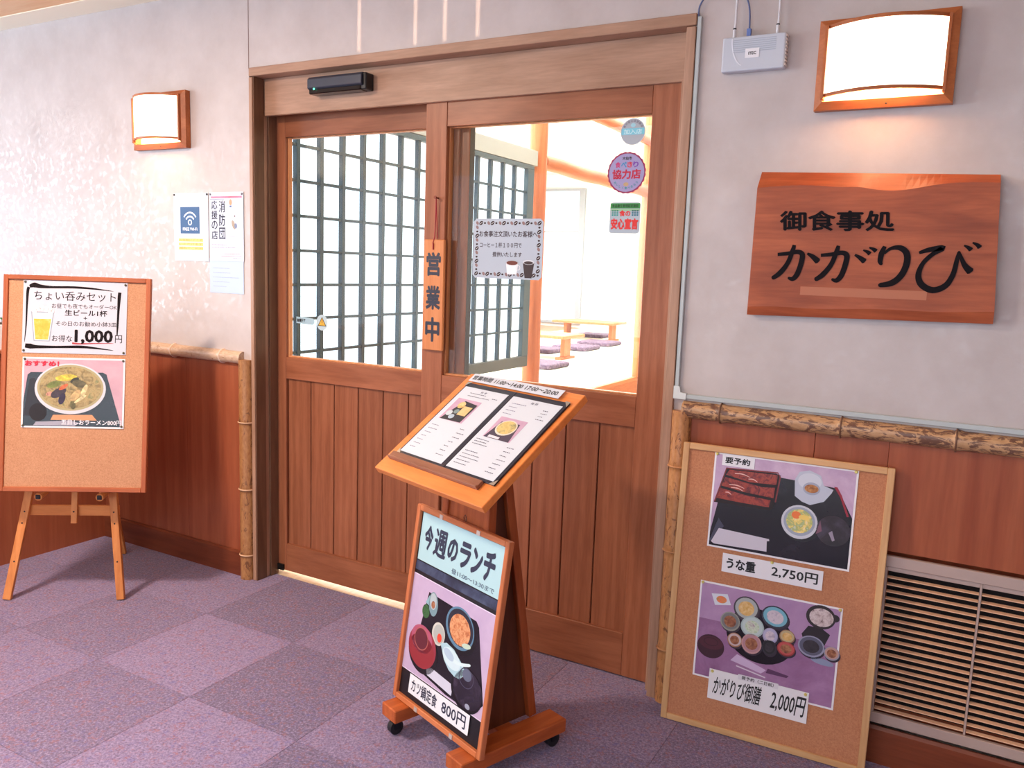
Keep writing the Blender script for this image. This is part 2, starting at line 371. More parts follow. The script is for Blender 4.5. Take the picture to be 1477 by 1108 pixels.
# floor: slab, carpet tiles with their own joints, restaurant floor
fl = MB(); fl.box(XL, XR, -6.4, .11, -.06, -.007)
CARP = [carpet(k) for k in (1.0, .92, 1.06, .86)]
floor = tag(fl.build('floor', CARP[1]), kind='structure')
tm = {}
def carpet_tile(wd, dp, k):
    key = (round(wd, 3), round(dp, 3), k)
    if key not in tm:
        g = MB(); g.box(0, wd-.0015, 0, dp-.0015, 0, .007); o = g.build('carpet_tile', CARP[k]); me = o.data; bpy.data.objects.remove(o); tm[key] = me
    return tm[key]
for i in range(-8, 8):
    for j in range(-8, 2):
        x0 = -1.742+.5*i; y0 = -.395+.5*(j-1); y1 = min(y0+.5, .11)
        if y1 <= y0: continue
        kk = (1 if (i+j) % 2 else 0)
        if (i, j) in ((-1, 0), (0, -1), (-2, 1)): kk = 3
        if (i, j) in ((-2, 0), (-1, -1)): kk = 2
        o = bpy.data.objects.new('carpet_tile', carpet_tile(.5, y1-y0, kk)); o.location = (x0, y0, -.007); o.parent = floor; C.objects.link(o)
g = MB(); g.box(-9.2, 2.6, .112, 13, -.06, -.002); tag(g.build('floor_restaurant', wood((232, 214, 186), (220, 196, 164), 'y', .35)), kind='structure')

# hall shell
WHITE = plain((226, 222, 220), .8)
g = MB(); g.box(XR, XR+.1, -6.4, 0, 0, ZC); tag(g.build('wall_right', WALL), kind='structure')
g = MB(); g.box(XL-.1, XL, -6.4, -5.55, 0, ZC); g.box(XL-.1, XL, -1.25, 0, 0, ZC); g.box(XL-.1, XL, -5.55, -1.25, 0, .65); g.box(XL-.1, XL, -5.55, -1.25, 2.55, ZC)
tag(g.build('wall_left', WHITE), kind='structure')
g = MB(); g.box(XL, -3.8, -6.5, -6.4, 0, ZC); g.box(1.4, XR, -6.5, -6.4, 0, ZC); g.box(-3.8, 1.4, -6.5, -6.4, 0, .7); g.box(-3.8, 1.4, -6.5, -6.4, 2.6, ZC)
tag(g.build('wall_back', WHITE), kind='structure')
def window(name, axis, a0, a1, c, z0, z1, n):
    wn = empty(name, kind='structure'); fr = plain((120, 96, 76), .5)
    def bx(a, b, z_, z__, t=.03):
        return (c-t, c+t, a, b, z_, z__) if axis == 'y' else (a, b, c-t, c+t, z_, z__)
    q = MB(); q.box(*bx(a0, a1, z0, z0+.05)); q.box(*bx(a0, a1, z1-.05, z1))
    for i in range(n+1):
        xx = a0+(a1-a0-.04)*i/n; q.box(*bx(xx, xx+.04, z0+.05, z1-.05))
    q.build('window_frame', fr, wn)
    q = MB(); q.box(*bx(a0+.04, a1-.04, z0+.05, z1-.05, .002)); q.build('glass_pane', glass(), wn); return wn
window('window_1', 'y', -5.55, -1.25, XL-.05, .65, 2.55, 3)
window('window_2', 'x', -3.8, 1.4, -6.45, .7, 2.6, 4)
CEILM = wood((246, 206, 162), (236, 188, 140), 'x', .6)
g = MB(); g.box(XL, XR, -6.4, -.145, ZC, ZC+.1); g.box(XL, XR, -.145, .2, ZC+.03, ZC+.1)
ceil = tag(g.build('ceiling', CEILM), kind='structure')
g = MB(); g.box(XL, XR, -.144, -.0005, ZC-.004, ZC+.029); tag(g.build('trim_8', plain((255, 246, 220), .6)), kind='structure')

# low partition wall on the left with ledge, rail and planter
g = MB(); g.box(-4.13, -3.99, -2.2, 0, 0, 1.03)
lw = tag(g.build('wall_partition', PANELW), kind='structure')
boxo('ledge', (-4.16, -3.97, -2.22, 0, 1.03, 1.045), wood((188, 120, 84), (160, 92, 60), 'y', .4), lw)
pl = empty('planter_box', Matrix.Translation((-4.06, -.62, 1.045)), label='white planter box with small green plants on the low wooden partition at far left', cat='planter')
g = MB(); g.box(-.055, .055, -.38, .30, 0, .12); g.build('box', plain((235, 236, 238), .5), pl, .004)
g = MB(); g.box(-.048, .048, -.37, .29, .118, .123); g.build('soil', plain((70, 52, 40), .9), pl)
LEAF = plain((70, 128, 70), .5)
for i in range(46):
    g = MB(); a = random.uniform(0, 6.28); x0 = random.uniform(-.04, .04); y0 = random.uniform(-.36, .28); L = random.uniform(.03, .06); h = random.uniform(.02, .05)
    ca, sa = math.cos(a), math.sin(a); ww = .012
    g.add([(x0, y0, .122), (x0+ca*L*.5-sa*ww, y0+sa*L*.5+ca*ww, .122+h), (x0+ca*L, y0+sa*L, .122+h*.8), (x0+ca*L*.5+sa*ww, y0+sa*L*.5-ca*ww, .122+h*.9)], [(0, 1, 2, 3)])
    g.build('leaf', LEAF, pl)

# ================================================================== THE RESTAURANT BEHIND THE DOORS
RW = plain((244, 242, 238), .8)
g = MB(); g.box(-9.2, 2.6, 13, 13.1, 0, 3.5); tag(g.build('wall_restaurant_back', RW), kind='structure')
g = MB(); g.box(-9.3, -9.2, .2, 13, 0, 3.5); tag(g.build('wall_restaurant_left', RW), kind='structure')
g = MB(); g.box(2.6, 2.7, .2, 13, 0, 3.5); tag(g.build('wall_restaurant_right', RW), kind='structure')
g = MB(); g.box(-9.2, 2.6, .2, 13, 3.5, 3.6); tag(g.build('ceiling_restaurant', RW), kind='structure')
g = MB(); g.box(-9.2, -2.9, .162, .170, 0, 3.5); g.box(-.86, 2.6, .201, .23, 0, 3.5); g.box(-2.9, -.86, .201, .23, 2.34, 3.5); tag(g.build('wall_restaurant_front', RW), kind='structure')
CED = wood((200, 118, 78), (176, 94, 58), 'z', .5)
CEDX = wood((200, 118, 78), (176, 94, 58), 'y', .5)
pf = empty('tatami_platform', Matrix.Translation((-3.12, 5.9, 0)), label='raised seating platform with pale tatami and cedar riser behind the glass', cat='platform')
g = MB(); g.box(-6.0, -.02, -5.5, 6.8, 0, .37); g.build('riser', CEDX, pf)
TAT = mottled('tatami', None, [(222, 220, 196), (236, 234, 214)], 40, .8)
for i in range(4):
    for j in range(7):
        g = MB(); x0 = -.06-i*.9; y0 = -5.48+j*1.75; g.box(x0-.892, x0, y0, y0+1.742, .37, .40); g.build('tatami_mat', TAT, pf, .003, 1)
g = MB(); g.box(-.06, 0, -5.5, 6.8, .36, .402); g.build('edge_board', CEDX, pf, .003, 1)
# lattice screen: frame, muntins and paper panes (each its own)
LT = plain((52, 72, 84), .5); LTF = plain((66, 84, 92), .55)
ls = empty('lattice_screen', Matrix.Translation((-3.12, .30, .74)), label='dark grid lattice screen with bright white paper panes seen through the glass', cat='screen')
Y1 = 2.81
g = MB(); g.box(-.02, .02, 0, Y1, 0, .085); g.build('bottom_frame', plain((70, 72, 70), .5), ls, .003, 1)
g = MB(); g.box(-.02, .02, 0, Y1, 1.54, 1.57); g.build('top_frame', LTF, ls, .002, 1)
g = MB(); g.box(-.02, .02, Y1-.1, Y1, .085, 1.54); g.build('side_frame', LTF, ls, .002, 1)
g = MB(); g.box(-.02, .02, 0, .03, .085, 1.54); g.build('side_frame', LTF, ls, .002, 1)
ys = [.24+.176*k_ for k_ in range(-1, 14)]; zs = [1.03-.74+.179*k_ for k_ in range(0, 7)]
def shared(name, mb, mat, par, locs):
    o = mb.build(name, mat, par, .001, 1); o.location = locs[0]
    for l in locs[1:]:
        c = o.copy(); c.location = l; c.parent = par; C.objects.link(c)
g = MB(); g.box(-.014, .014, -.0135, .0135, 0, 1.455); shared('vertical_muntin', g, LT, ls, [(0, y_, .085) for y_ in ys])
g = MB(); g.box(-.011, .011, 0, Y1-.13, -.0075, .0075); shared('horizontal_muntin', g, LT, ls, [(0, .03, z_) for z_ in zs])
PP = emit((236, 246, 255), 1.6)  # panes emit, standing in for light coming through the paper
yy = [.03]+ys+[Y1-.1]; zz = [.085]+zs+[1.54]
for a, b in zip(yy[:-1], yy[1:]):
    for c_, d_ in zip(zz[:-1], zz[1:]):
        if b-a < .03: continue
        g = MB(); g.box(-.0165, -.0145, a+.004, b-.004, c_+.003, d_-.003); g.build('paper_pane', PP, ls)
hdb = tag(boxo('hanging_header_board', (-3.17, -3.10, .30, 3.16, 2.315, 2.43), plain((168, 168, 164), .6)), label='pale grey header board above the dark lattice screen', cat='board')
def post(name, x, y, z0, z1, r, label):
    g = MB(); zs_ = [z0+(z1-z0)*i/8 for i in range(9)]; g.tube([(x+.004*math.sin(i*1.7), y+.004*math.cos(i*2.1), z) for i, z in enumerate(zs_)], [r*(1+.02*math.sin(i*2.3)) for i in range(9)], 20)
    return tag(g.build(name, CED), label=label, cat='post')
post('log_post', -3.14, 3.24, .402, 3.5, .072, 'round cedar log post rising at the far end of the lattice screen')
post('log_post', -3.12, 5.75, .402, 3.5, .085, 'round cedar log post at the right, behind the square green and red sticker')
def beam(z, y0, y1, r, label):
    g = MB(); n = 9; g.tube([(-3.14+.004*math.sin(i*1.3), y0+(y1-y0)*i/(n-1), z+.006*math.sin(i*1.9)) for i in range(n)], r, 18)
    return tag(g.build('log_beam', CEDX), label=label, cat='beam')
beam(2.37, 3.30, 5.68, .062, 'lower cedar log beam running back from the post beyond the lattice')
beam(2.90, 3.30, 12.9, .055, 'upper cedar log beam crossing behind the pale round sticker')
def low_table(x, y, label, L=.95):
    t = empty('low_table', Matrix.Translation((x, y, .402)), label=label, cat='table')
    boxo('tabletop', (-L, .12, -.32, .32, .27, .31), CEDX, t, .006)
    for xx in (-.0, -L+.14):
        boxo('leg', (xx-.03, xx+.03, -.09, .09, .03, .27), CED, t, .003); boxo('foot', (xx-.045, xx+.045, -.2, .2, 0, .03), CEDX, t, .003)
    return t
low_table(-4.50, 6.75, 'nearer low wooden table on the tatami with a slab leg'); low_table(-5.12, 9.8, 'farther low wooden table on the tatami near the right log post')
CUS = mottled('cushion', None, [(56, 44, 66), (84, 64, 84), (130, 112, 130)], 30, .9)
for i, (x, y, lb) in enumerate([(-5.15, 7.35, 'grey purple floor cushion left of the nearer low table'), (-4.95, 8.05, 'grey purple floor cushion behind the nearer low table'),
        (-5.0, 9.0, 'grey purple floor cushion in front of the farther low table'), (-4.35, 5.75, 'floor cushion under the lattice screen left of the log post'), (-5.7, 10.4, 'floor cushion behind the farther low table')]):
    g = MB(); g.box(-.27, .27, -.27, .27, 0, .06); o = g.build('floor_cushion', CUS, None, .026, 3); o.location = (x, y, .402)
    tag(o, label=lb, cat='cushion', group='floor cushions on the tatami')
# back window of the restaurant
w3 = empty('window_3', kind='structure'); FG = plain((150, 158, 166), .5)
g = MB()
for a, b, c_, d_ in ((-8.9, -7.15, .42, .47), (-8.9, -7.15, 3.15, 3.2), (-7.27, -7.15, .47, 3.15), (-8.2, -8.1, .47, 3.15), (-8.9, -7.27, 2.3, 2.34)): g.box(a, b, 12.93, 12.99, c_, d_)
g.build('window_frame', FG, w3)
g = MB(); g.box(-8.9, -7.2, 12.96, 12.97, .45, 3.17); g.build('glass_pane', emit((190, 232, 240), .9), w3)
av = empty('ceiling_air_vent', Matrix.Translation((-4.9, 4.2, 3.46)), label='thin grey slotted air vent high on the restaurant ceiling', cat='vent')
boxo('frame', (-.35, .35, -.06, .06, 0, .039), plain((170, 176, 176)), av)
for i in range(3): boxo('slat', (-.33, .33, -.05+.035*i, -.035+.035*i, -.006, .001), plain((90, 98, 100)), av, .001)

# ================================================================== THINGS ON THE WALL AND DOORS
# --- wall lamps
def wall_lamp(x0, x1, z0, z1, dep, label, e):
    W = x1-x0; H = z1-z0; M = Matrix.Translation(((x0+x1)/2, 0, z0))
    t = empty('wall_lamp', M, label=label, cat='lamp', group='wooden wall lamps with curved paper shades')
    fw_ = .024; WD = wood((190, 112, 66), (156, 84, 46), 'x', .4); WZ = wood((190, 112, 66), (156, 84, 46), 'z', .4)
    q = MB()
    # sloping picture-frame border
    o = [(-W/2, 0), (W/2, 0), (W/2, H), (-W/2, H)]; i_ = [(-W/2+fw_, fw_), (W/2-fw_, fw_), (W/2-fw_, H-fw_), (-W/2+fw_, H-fw_)]
    vs = [(a, -.002, b) for a, b in o]+[(a, -.028, b) for a, b in o]+[(a, -.040, b) for a, b in i_]+[(a, -.002, b) for a, b in i_]
    fs = []
    for k_ in range(4):
        j = (k_+1) % 4; fs += [(k_, j, 4+j, 4+k_), (4+k_, 4+j, 8+j, 8+k_), (8+k_, 8+j, 12+j, 12+k_)]
    q.add(vs, fs); q.build('back_frame', WD, t)
    boxo('back_plate', (-W/2+.02, W/2-.02, -.006, -.001, .02, H-.02), plain((240, 225, 200), .6), t)
    # curved paper shade, bowed outward
    n = 18; a0, b0 = .016, H-.03; vs = []; hw = W/2-fw_
    pr = lambda s: -.038-(dep-.038)*(1-s*s)
    for k_ in range(n+1):
        s = -1+2*k_/n; vs += [(hw*s, pr(s), .045), (hw*s, pr(s), H-.026)]
    q = MB(); q.add(vs, [(2*k_, 2*k_+2, 2*k_+3, 2*k_+1) for k_ in range(n)], None, True)
    sh = q.build('lamp_shade', emit((255, 236, 205), e), t)
    for nm, za, zb in (('bottom_rim', .037, .046), ('top_rim', H-.028, H-.018)):
        vs = []
        for k_ in range(n+1):
            s = -1+2*k_/n
            vs += [(hw*s, pr(s)-.003, za), (hw*s, pr(s)-.003, zb), (hw*s, pr(s)+.006, zb), (hw*s, pr(s)+.006, za)]
        q = MB(); q.add(vs, [(4*k_+c_, 4*k_+4+c_, 4*k_+4+(c_+1) % 4, 4*k_+(c_+1) % 4) for k_ in range(n) for c_ in range(4)]); q.build(nm, WD, t)
    vs = [(hw*(-1+2*k_/n), pr(-1+2*k_/n)+.006, H-.022) for k_ in range(n+1)]
    q = MB(); q.add(vs, [tuple(range(n+1))]); q.build('top_cover', WD, t)
    for s in (-1, 1):
        q = MB(); q.box(s*hw-.004, s*hw+.004, -.052, -.02, .03, H-.02); q.build('side_rim', WZ, t)
    boxo('screw', (.012, .018, -.034, -.028, .008, .014), BLACK, t, .001)
    L = bpy.data.lights.new('wall_lamp_bulb', 'POINT'); L.energy = 9; L.color = (1, .70, .42); L.shadow_soft_size = .03
    b = bpy.data.objects.new('wall_lamp_bulb', L); b.location = ((x0+x1)/2, -.045, z0+.10); C.objects.link(b)
    return t
wall_lamp(-.482, -.111, 2.010, 2.268, .105, 'larger lit wooden wall lamp above the carved name board', 4.0)
wall_lamp(-3.635, -3.262, 2.016, 2.274, .115, 'lit wooden wall lamp on the left above the corkboard easel and papers', 4.0)

# --- carved wooden name board
sg = empty('wooden_name_board', Matrix.Translation((-.636, 0, 1.386)), label='large live-edge wooden name board with black carved brush letters', cat='sign')
SW = wood((176, 92, 56), (132, 62, 36), 'x', .42, 1.3)
n = 36; vs = []
wt = lambda s: .400+.006*math.sin(s*9)-.010*math.exp(-((s-.62)/.12)**2)+.004*math.exp(-((s-.45)/.05)**2)
for k_ in range(n+1):
    s = k_/n; xb = s*.684; xl = .684*s+(1-s)*0; tz = .452-.024*s; z0 = .003+.012*s
    vs += [(xb+.010*(1-s), -.004, z0), (xb, -.026, z0+.001), (xb+.004*(1-s), -.036, .030+.018*s+.002*math.sin(s*14)), (xb+.006*(1-s)-.02*s, -.036, wt(s)), (xb+.010*(1-s)-.022*s, -.006, tz), (xb+.010*(1-s)-.022*s, -.002, tz)]
q = MB(); q.add(vs, [(6*k_+c_, 6*k_+6+c_, 6*k_+6+(c_+1) % 6, 6*k_+(c_+1) % 6) for k_ in range(n) for c_ in range(6)]+[tuple(range(6)), tuple(range(6*n, 6*n+6))[::-1]])
q.build('board', SW, sg)
SBL = plain((24, 20, 24), .85, 0, .15)
lettering('御食事処', .085, .269, .410, .330, .0372, SBL, sg, .028, -.08, .001)
# big brush kana, each stroke a tapering ribbon
bs = MB(); sd = .0374
def st(pts, ws):
    global sd
    sd += .00006; bs.stroke(pts, ws, sd, SBL)
def kana_k(ox, sc=1.0):
    st([(ox+.012, .196), (ox+.045, .200), (ox+.072, .205), (ox+.086, .196), (ox+.083, .165), (ox+.074, .135), (ox+.062, .122), (ox+.048, .126)], [.005, .006, .007, .008, .008, .008, .007, .003])
    st([(ox+.060, .226), (ox+.056, .208), (ox+.044, .170), (ox+.022, .138), (ox+.0, .121)], [.005, .007, .007, .008, .006])
kana_k(.072); st([(.172, .201), (.188, .192), (.207, .176)], [.003, .007, .010])
kana_k(.200); st([(.308, .200), (.322, .192), (.338, .180)], [.003, .006, .009]); st([(.330, .214), (.342, .209), (.350, .203)], [.002, .005, .007]); st([(.346, .222), (.358, .217), (.366, .211)], [.002, .005, .007])
st([(.388, .226), (.381, .205), (.379, .182), (.385, .172)], [.005, .008, .007, .003])
st([(.388, .205), (.405, .220), (.430, .222), (.448, .206), (.450, .175), (.438, .142), (.415, .120), (.380, .112)], [.003, .005, .008, .009, .009, .009, .009, .006])
st([(.480, .209), (.505, .218), (.540, .224), (.514, .205), (.492, .178), (.484, .145), (.495, .118), (.525, .104), (.556, .118), (.572, .150), (.578, .190), (.582, .216)], [.004, .007, .008, .006, .006, .008, .009, .009, .008, .007, .006, .004])
st([(.582, .212), (.598, .178), (.617, .158)], [.003, .007, .011]); st([(.592, .232), (.603, .226), (.611, .219)], [.002, .005, .007]); st([(.612, .240), (.624, .234), (.632, .226)], [.002, .005, .007])
bs.build('brush_lettering', SBL, sg)
q = MB(); q.rect(.16, .074, .511, .100, .0366, plain((178, 104, 70), .5)); tag(q.build('paler_patch', None, sg), label='paler rectangle near the bottom')

# --- wireless box, cable, conduit
wp = empty('wireless_router', Matrix.Translation((-.771, 0, 2.144)), label='pale silver wireless router with two thin antennas left of the big lamp', cat='router')
SV = plain((196, 202, 212), .35); q = MB(); q.box(0, .193, -.034, -.002, 0, .104); q.build('body', SV, wp, .005, 3)
q = MB()
for i in range(7): q.box(.035+.0*i, .165, -.0352, -.0335, .092-.006*i, .0935-.006*i)
q.build('vent_rib', plain((170, 178, 190), .4), wp)
q = MB()
for i in range(9): q.box(.190, .1955, -.030, -.006, .008+.0105*i, .014+.0105*i)
q.build('side_fin', plain((226, 214, 206), .4), wp)
q = MB(); pts = [(.03+.045*(1-math.cos(t))/1, -.0352, .098-.085*math.sin(t)) for t in [i*.16 for i in range(9)]]
q.stroke([(p[0], p[2]) for p in pts], .0018, .0350, plain((226, 230, 238), .3)); q.build('curved_stripe', None, wp)
q = MB(); q.rect(.073, .037, .116, .065, .0356, paper()); lb = q.build('label_sticker', None, wp); lettering('ITEC', .083, .046, .107, .055, .0362, BLACK, lb, .03)
for xx in (.031, .163):
    q = MB(); q.tube([(xx, -.018, .104), (xx, -.018, .132), (xx+.001, -.018, .134), (xx+.004, -.018, .53)], [.005, .0045, .0035, .0028], 10); a_ = q.build('antenna', plain((224, 226, 232), .4), wp)
    q = MB(); q.tube([(xx, -.018, .130), (xx, -.018, .134)], .0052, 10); q.build('hinge', BLACK, a_)
q = MB(); cpts = []
ctrl = [(-.862, -.006, 2.325), (-.860, -.010, 2.36), (-.832, -.016, 2.395), (-.79, -.018, 2.412), (-.745, -.020, 2.402), (-.712, -.020, 2.37), (-.697, -.019, 2.325), (-.694, -.018, 2.25)]
for i in range(len(ctrl)-1):
    p0, p1, p2, p3 = (Vector(ctrl[max(0, min(len(ctrl)-1, i+k_))]) for k_ in (-1, 0, 1, 2))
    for s in (0, .25, .5, .75): cpts.append(.5*((2*p1)+(-p0+p2)*s+(2*p0-5*p1+4*p2-p3)*s*s+(-p0+3*p1-3*p2+p3)*s**3))
q.tube(cpts+[Vector(ctrl[-1])], .0028, 8)
cb = empty('network_cable', Matrix.Identity(4), label='blue grey network cable arching from the white conduit to the router', cat='cable')
q.build('cable', plain((88, 100, 140), .5), cb)
boxo('plug', (-.701, -.688, -.024, -.012, 2.247, 2.272), plain((96, 120, 180), .4), cb, .001)
cd = empty('cable_conduit', Matrix.Identity(4), label='thin white plastic cable conduit down the door casing and along the bamboo rail', cat='conduit')
CW = plain((182, 190, 190), .4)
boxo('conduit_cover', (-.864, -.850, -.012, -.001, 1.125, 2.33), CW, cd, .002); boxo('conduit_cover', (-.826, 2.6, -.012, -.001, 1.094, 1.110), CW, cd, .002)
q = MB(); q.add([(-.866, -.015, 1.092), (-.822, -.015, 1.092), (-.822, -.015, 1.112), (-.842, -.015, 1.115), (-.846, -.015, 1.135), (-.866, -.015, 1.135)]+[(a, -.001, b) for a, b in ((-.866, 1.092), (-.822, 1.092), (-.822, 1.112), (-.842, 1.115), (-.846, 1.135), (-.866, 1.135))],
    [(0, 1, 2, 3, 4, 5)]+[(i, i+6, (i+1) % 6+6, (i+1) % 6) for i in range(6)]); q.build('corner_elbow', plain((216, 222, 220), .4), cd)

# --- automatic door sensor
ds = empty('door_sensor', Matrix.Translation((-2.53, .05, 2.21)), label='black automatic door sensor bar with a green light on the header', cat='sensor')
q = MB(); q.add([(0, 0, .012), (0, 0, .066), (0, -.05, .066), (0, -.062, .055), (0, -.062, .02), (0, -.05, .012)]+[(.29, a, b) for a, b in ((0, .012), (0, .066), (-.05, .066), (-.062, .055), (-.062, .02), (-.05, .012))],
   [(0, 1, 2, 3, 4, 5)]+[(i, i+6, (i+1) % 6+6, (i+1) % 6) for i in range(6)]+[(11, 10, 9, 8, 7, 6)]); q.build('housing', plain((52, 58, 72), .3), ds, .002, 1)
boxo('lens_strip', (.004, .280, -.056, -.004, -.004, .016), plain((14, 14, 18), .15), ds, .003)
boxo('end_cap', (.276, .306, -.05, 0, -.002, .064), plain((22, 24, 30), .4), ds, .004)
q = MB(); q.ell(.040, .014, .005, .004, .0635, emit((90, 255, 190), 2)); q.build('indicator_light', None, ds)
q = MB(); q.ell(0, 0, .004, .004, 0, BLACK); 

# --- hanging open tablet
tb = empty('open_tablet', place((-1.958, .062, 1.170)), label='small hanging wooden tablet with three black characters on the centre stile', cat='sign')
boxo('tablet_board', (0, .098, -.014, 0, 0, .445), wood((226, 150, 96), (202, 122, 70), 'z', .5), tb, .003)
for ch, a, b in (('営', .300, .395), ('業', .165, .262), ('中', .035, .135)): lettering(ch, .014, a, .084, b, .0146, plain((30, 30, 50), .5), tb, .035)
q = MB(); q.tube([(.042, -.004, .42), (.044, -.016, .43), (.048, -.010, .455), (.051, -.010, .52), (.053, -.012, .608)], .0022, 8); q.tube([(.058, -.004, .45), (.056, -.008, .52), (.053, -.012, .608)], .0018, 8)
q.tube([(.046, -.0158, .405), (.046, -.0158, .43)], .003, 8); q.build('cord', plain((160, 30, 40), .6), tb)
q = MB(); q.tube([(.053, .003, .608), (.053, -.018, .610)], .003, 8); q.tube([(.053, -.018, .610), (.053, -.021, .610)], .006, 10); q.build('nail', plain((120, 60, 44), .4, .6), tb)

# --- coffee notice on the glass
GY = .093
nt = empty('coffee_notice', place((-1.752, GY, 1.470)), label='white laminated coffee notice with bean border on the right door glass', cat='notice')
q = MB(); c_ = .012; W_, H_ = .309, .230
q.poly([(c_, 0), (W_-c_, 0), (W_, c_), (W_, H_-c_), (W_-c_, H_), (c_, H_), (0, H_-c_), (0, c_)], .0006, plain((178, 188, 200), .4)); q.build('sheet', None, nt)
BRN = plain((50, 24, 22), .7); bn = MB()
per = [(x_, z_) for z_ in (.017, H_-.017) for x_ in [.017+i*(W_-.034)/16 for i in range(17)]]+[(x_, z_) for x_ in (.017, W_-.017) for z_ in [.017+i*(H_-.034)/12 for i in range(1, 12)]]
for i, (x_, z_) in enumerate(per):
    r_ = (.0098, .0050, .0078)[i % 3]; bn.ell(x_, z_, r_, r_*.72, .0009, BRN if i % 3 != 2 else plain((140, 110, 108), .6), 12, (.7, 0, 2.2)[i % 3])
    if i % 3 == 0: bn.stroke([(x_-r_*.5, z_-r_*.35), (x_+r_*.5, z_+r_*.35)], .0008, .0011, paper())
bn.build('coffee_bean_print', None, nt); tag(nt.children[-1], kind='stuff')
DB = plain((52, 20, 24), .7)
lettering('お食事注文頂いたお客様へ', .027, .160, .285, .184, .0010, DB, nt, .015); lettering('コーヒー１杯１００円で', .031, .119, .218, .139, .0010, DB, nt, .01)
lettering('提供いたします', .090, .084, .220, .103, .0010, DB, nt, .015)
q = MB(); q.poly([(.158, .018), (.200, .018), (.206, .062), (.152, .062)], .0010, plain((240, 240, 242), .5)); q.ring(.179, .062, .028, .010, .0012, .0012, plain((190, 180, 180))); q.ell(.179, .062, .025, .008, .0013, plain((110, 46, 30)))
q.ring(.206, .044, .010, .010, .003, .0011, plain((225, 225, 228))); q.poly([(.236, .006), (.266, .006), (.276, .066), (.226, .066)], .0012, plain((52, 32, 34))); q.ell(.251, .066, .025, .009, .0014, plain((210, 214, 220))); q.ell(.251, .064, .020, .006, .0015, plain((60, 40, 40)))
q.build('cup_picture', None, nt)
# --- stickers on the right glass
def sticker(name, x, z, label): return empty(name, place((x, GY, z)), label=label, cat='sticker')
s1 = sticker('round_sticker', -1.105, 2.000, 'pale round sticker with turquoise band, top one on the right glass')
q = MB(); q.ell(0, 0, .046, .046, .0006, plain((172, 180, 188))); q.ring(0, 0, .046, .046, .003, .0009, plain((186, 196, 204))); q.rect(-.043, -.010, .043, .012, .0009, plain((128, 206, 224))); q.ell(0, .022, .009, .007, .0009, plain((160, 210, 222)))
q.build('disc', None, s1)
def arc_text(body, cx, cz, r, a0, a1, sz, m, par, d=.0012, bold=.02, flip=False):
    n_ = len(body)
    q = MB()
    for i, ch in enumerate(body):
        a = R(a0+(a1-a0)*i/max(1, n_-1)); vs_, fs_ = text_mesh(ch, bold)
        mx = sum((min(v[0] for v in vs_), max(v[0] for v in vs_)))/2; my = sum((min(v[1] for v in vs_), max(v[1] for v in vs_)))/2
        th = a-math.pi/2 if not flip else a+math.pi/2
        q.add([(cx+r*math.cos(a)+sz*((x-mx)*math.cos(th)-(y-my)*math.sin(th)), -d-e_, cz+r*math.sin(a)+sz*((x-mx)*math.sin(th)+(y-my)*math.cos(th))) for x, y, e_ in vs_], fs_, m)
    return q.build('lettering', m, par)
arc_text('食の安心店登録店', 0, 0, .037, 150, 30, .009, plain((130, 120, 130)), s1)
lettering('加入店', -.034, -.008, .034, .009, .0013, plain((206, 240, 246)), s1, .02)
s2 = sticker('round_sticker', -1.121, 1.860, 'lilac scalloped round sticker with red cooperating shop lettering, middle one on the glass')
q = MB(); q.ell(0, 0, .072, .072, .0006, plain((150, 44, 92)), 48, 0, .018); q.ell(0, 0, .066, .066, .0009, plain((160, 152, 196)), 40); q.ell(.0, -.040, .010, .007, .0011, plain((190, 160, 120)), 12)
q.build('disc', None, s2)
lettering('大仙市', -.018, .044, .018, .056, .0012, BLACK, s2, .03)
for i, (ch, col) in enumerate(zip('食べきり', ((200, 60, 120), (50, 140, 190), (210, 50, 60), (120, 60, 170)))): lettering(ch, -.044+.0225*i, .018, -.0235+.0225*i, .038, .0012, plain(col), s2, .03)
lettering('協力店', -.054, -.022, .054, .012, .0012, plain((190, 24, 62)), s2, .04)
arc_text('おいしく食べきろう', 0, 0, .053, 220, 320, .010, plain((40, 140, 150)), s2, flip=True)
q = MB(); q.stroke([(-.036, .036+.006), (-.02, .046-.004), (0, .041), (.02, .042), (.036, .042)], .0006, .0012, BLACK)
s3 = sticker('square_sticker', -1.177, 1.648, 'square white and green sticker with big red characters, lowest one on the glass')
q = MB(); W_, H_ = .116, .110; rr = .01
P = []
for cx_, cz_, a0 in ((W_-rr, H_-rr, 0), (rr, H_-rr, 90), (rr, rr, 180), (W_-rr, rr, 270)):
    for t in range(0, 91, 30): P.append((cx_+rr*math.cos(R(a0+t)), cz_+rr*math.sin(R(a0+t))))
q.poly(P, .0006, plain((172, 186, 196), .4)); q.rect(.002, H_-.022, W_-.002, H_-.004, .0009, plain((56, 146, 70))); q.rect(.004, H_-.030, W_-.004, H_-.024, .0009, plain((150, 200, 150)))
for i in range(3):
    for j in range(3):
        for ox, cl in ((.008, (40, 150, 140)), (.084, (30, 110, 130))): q.rect(ox+.009*i, .062+.0075*j, ox+.009*i+.0065, .062+.0075*j+.0055, .0009, plain(cl))
q.build('sheet', None, s3)
lettering('食の', .037, .060, .079, .082, .0012, plain((222, 44, 40)), s3, .04); lettering('安心宣言', .006, .014, .110, .054, .0012, plain((222, 44, 40)), s3, .05)
lettering('食品衛生管理認定施設', .008, H_-.019, .108, H_-.007, .0012, plain((20, 60, 30)), s3, .02)
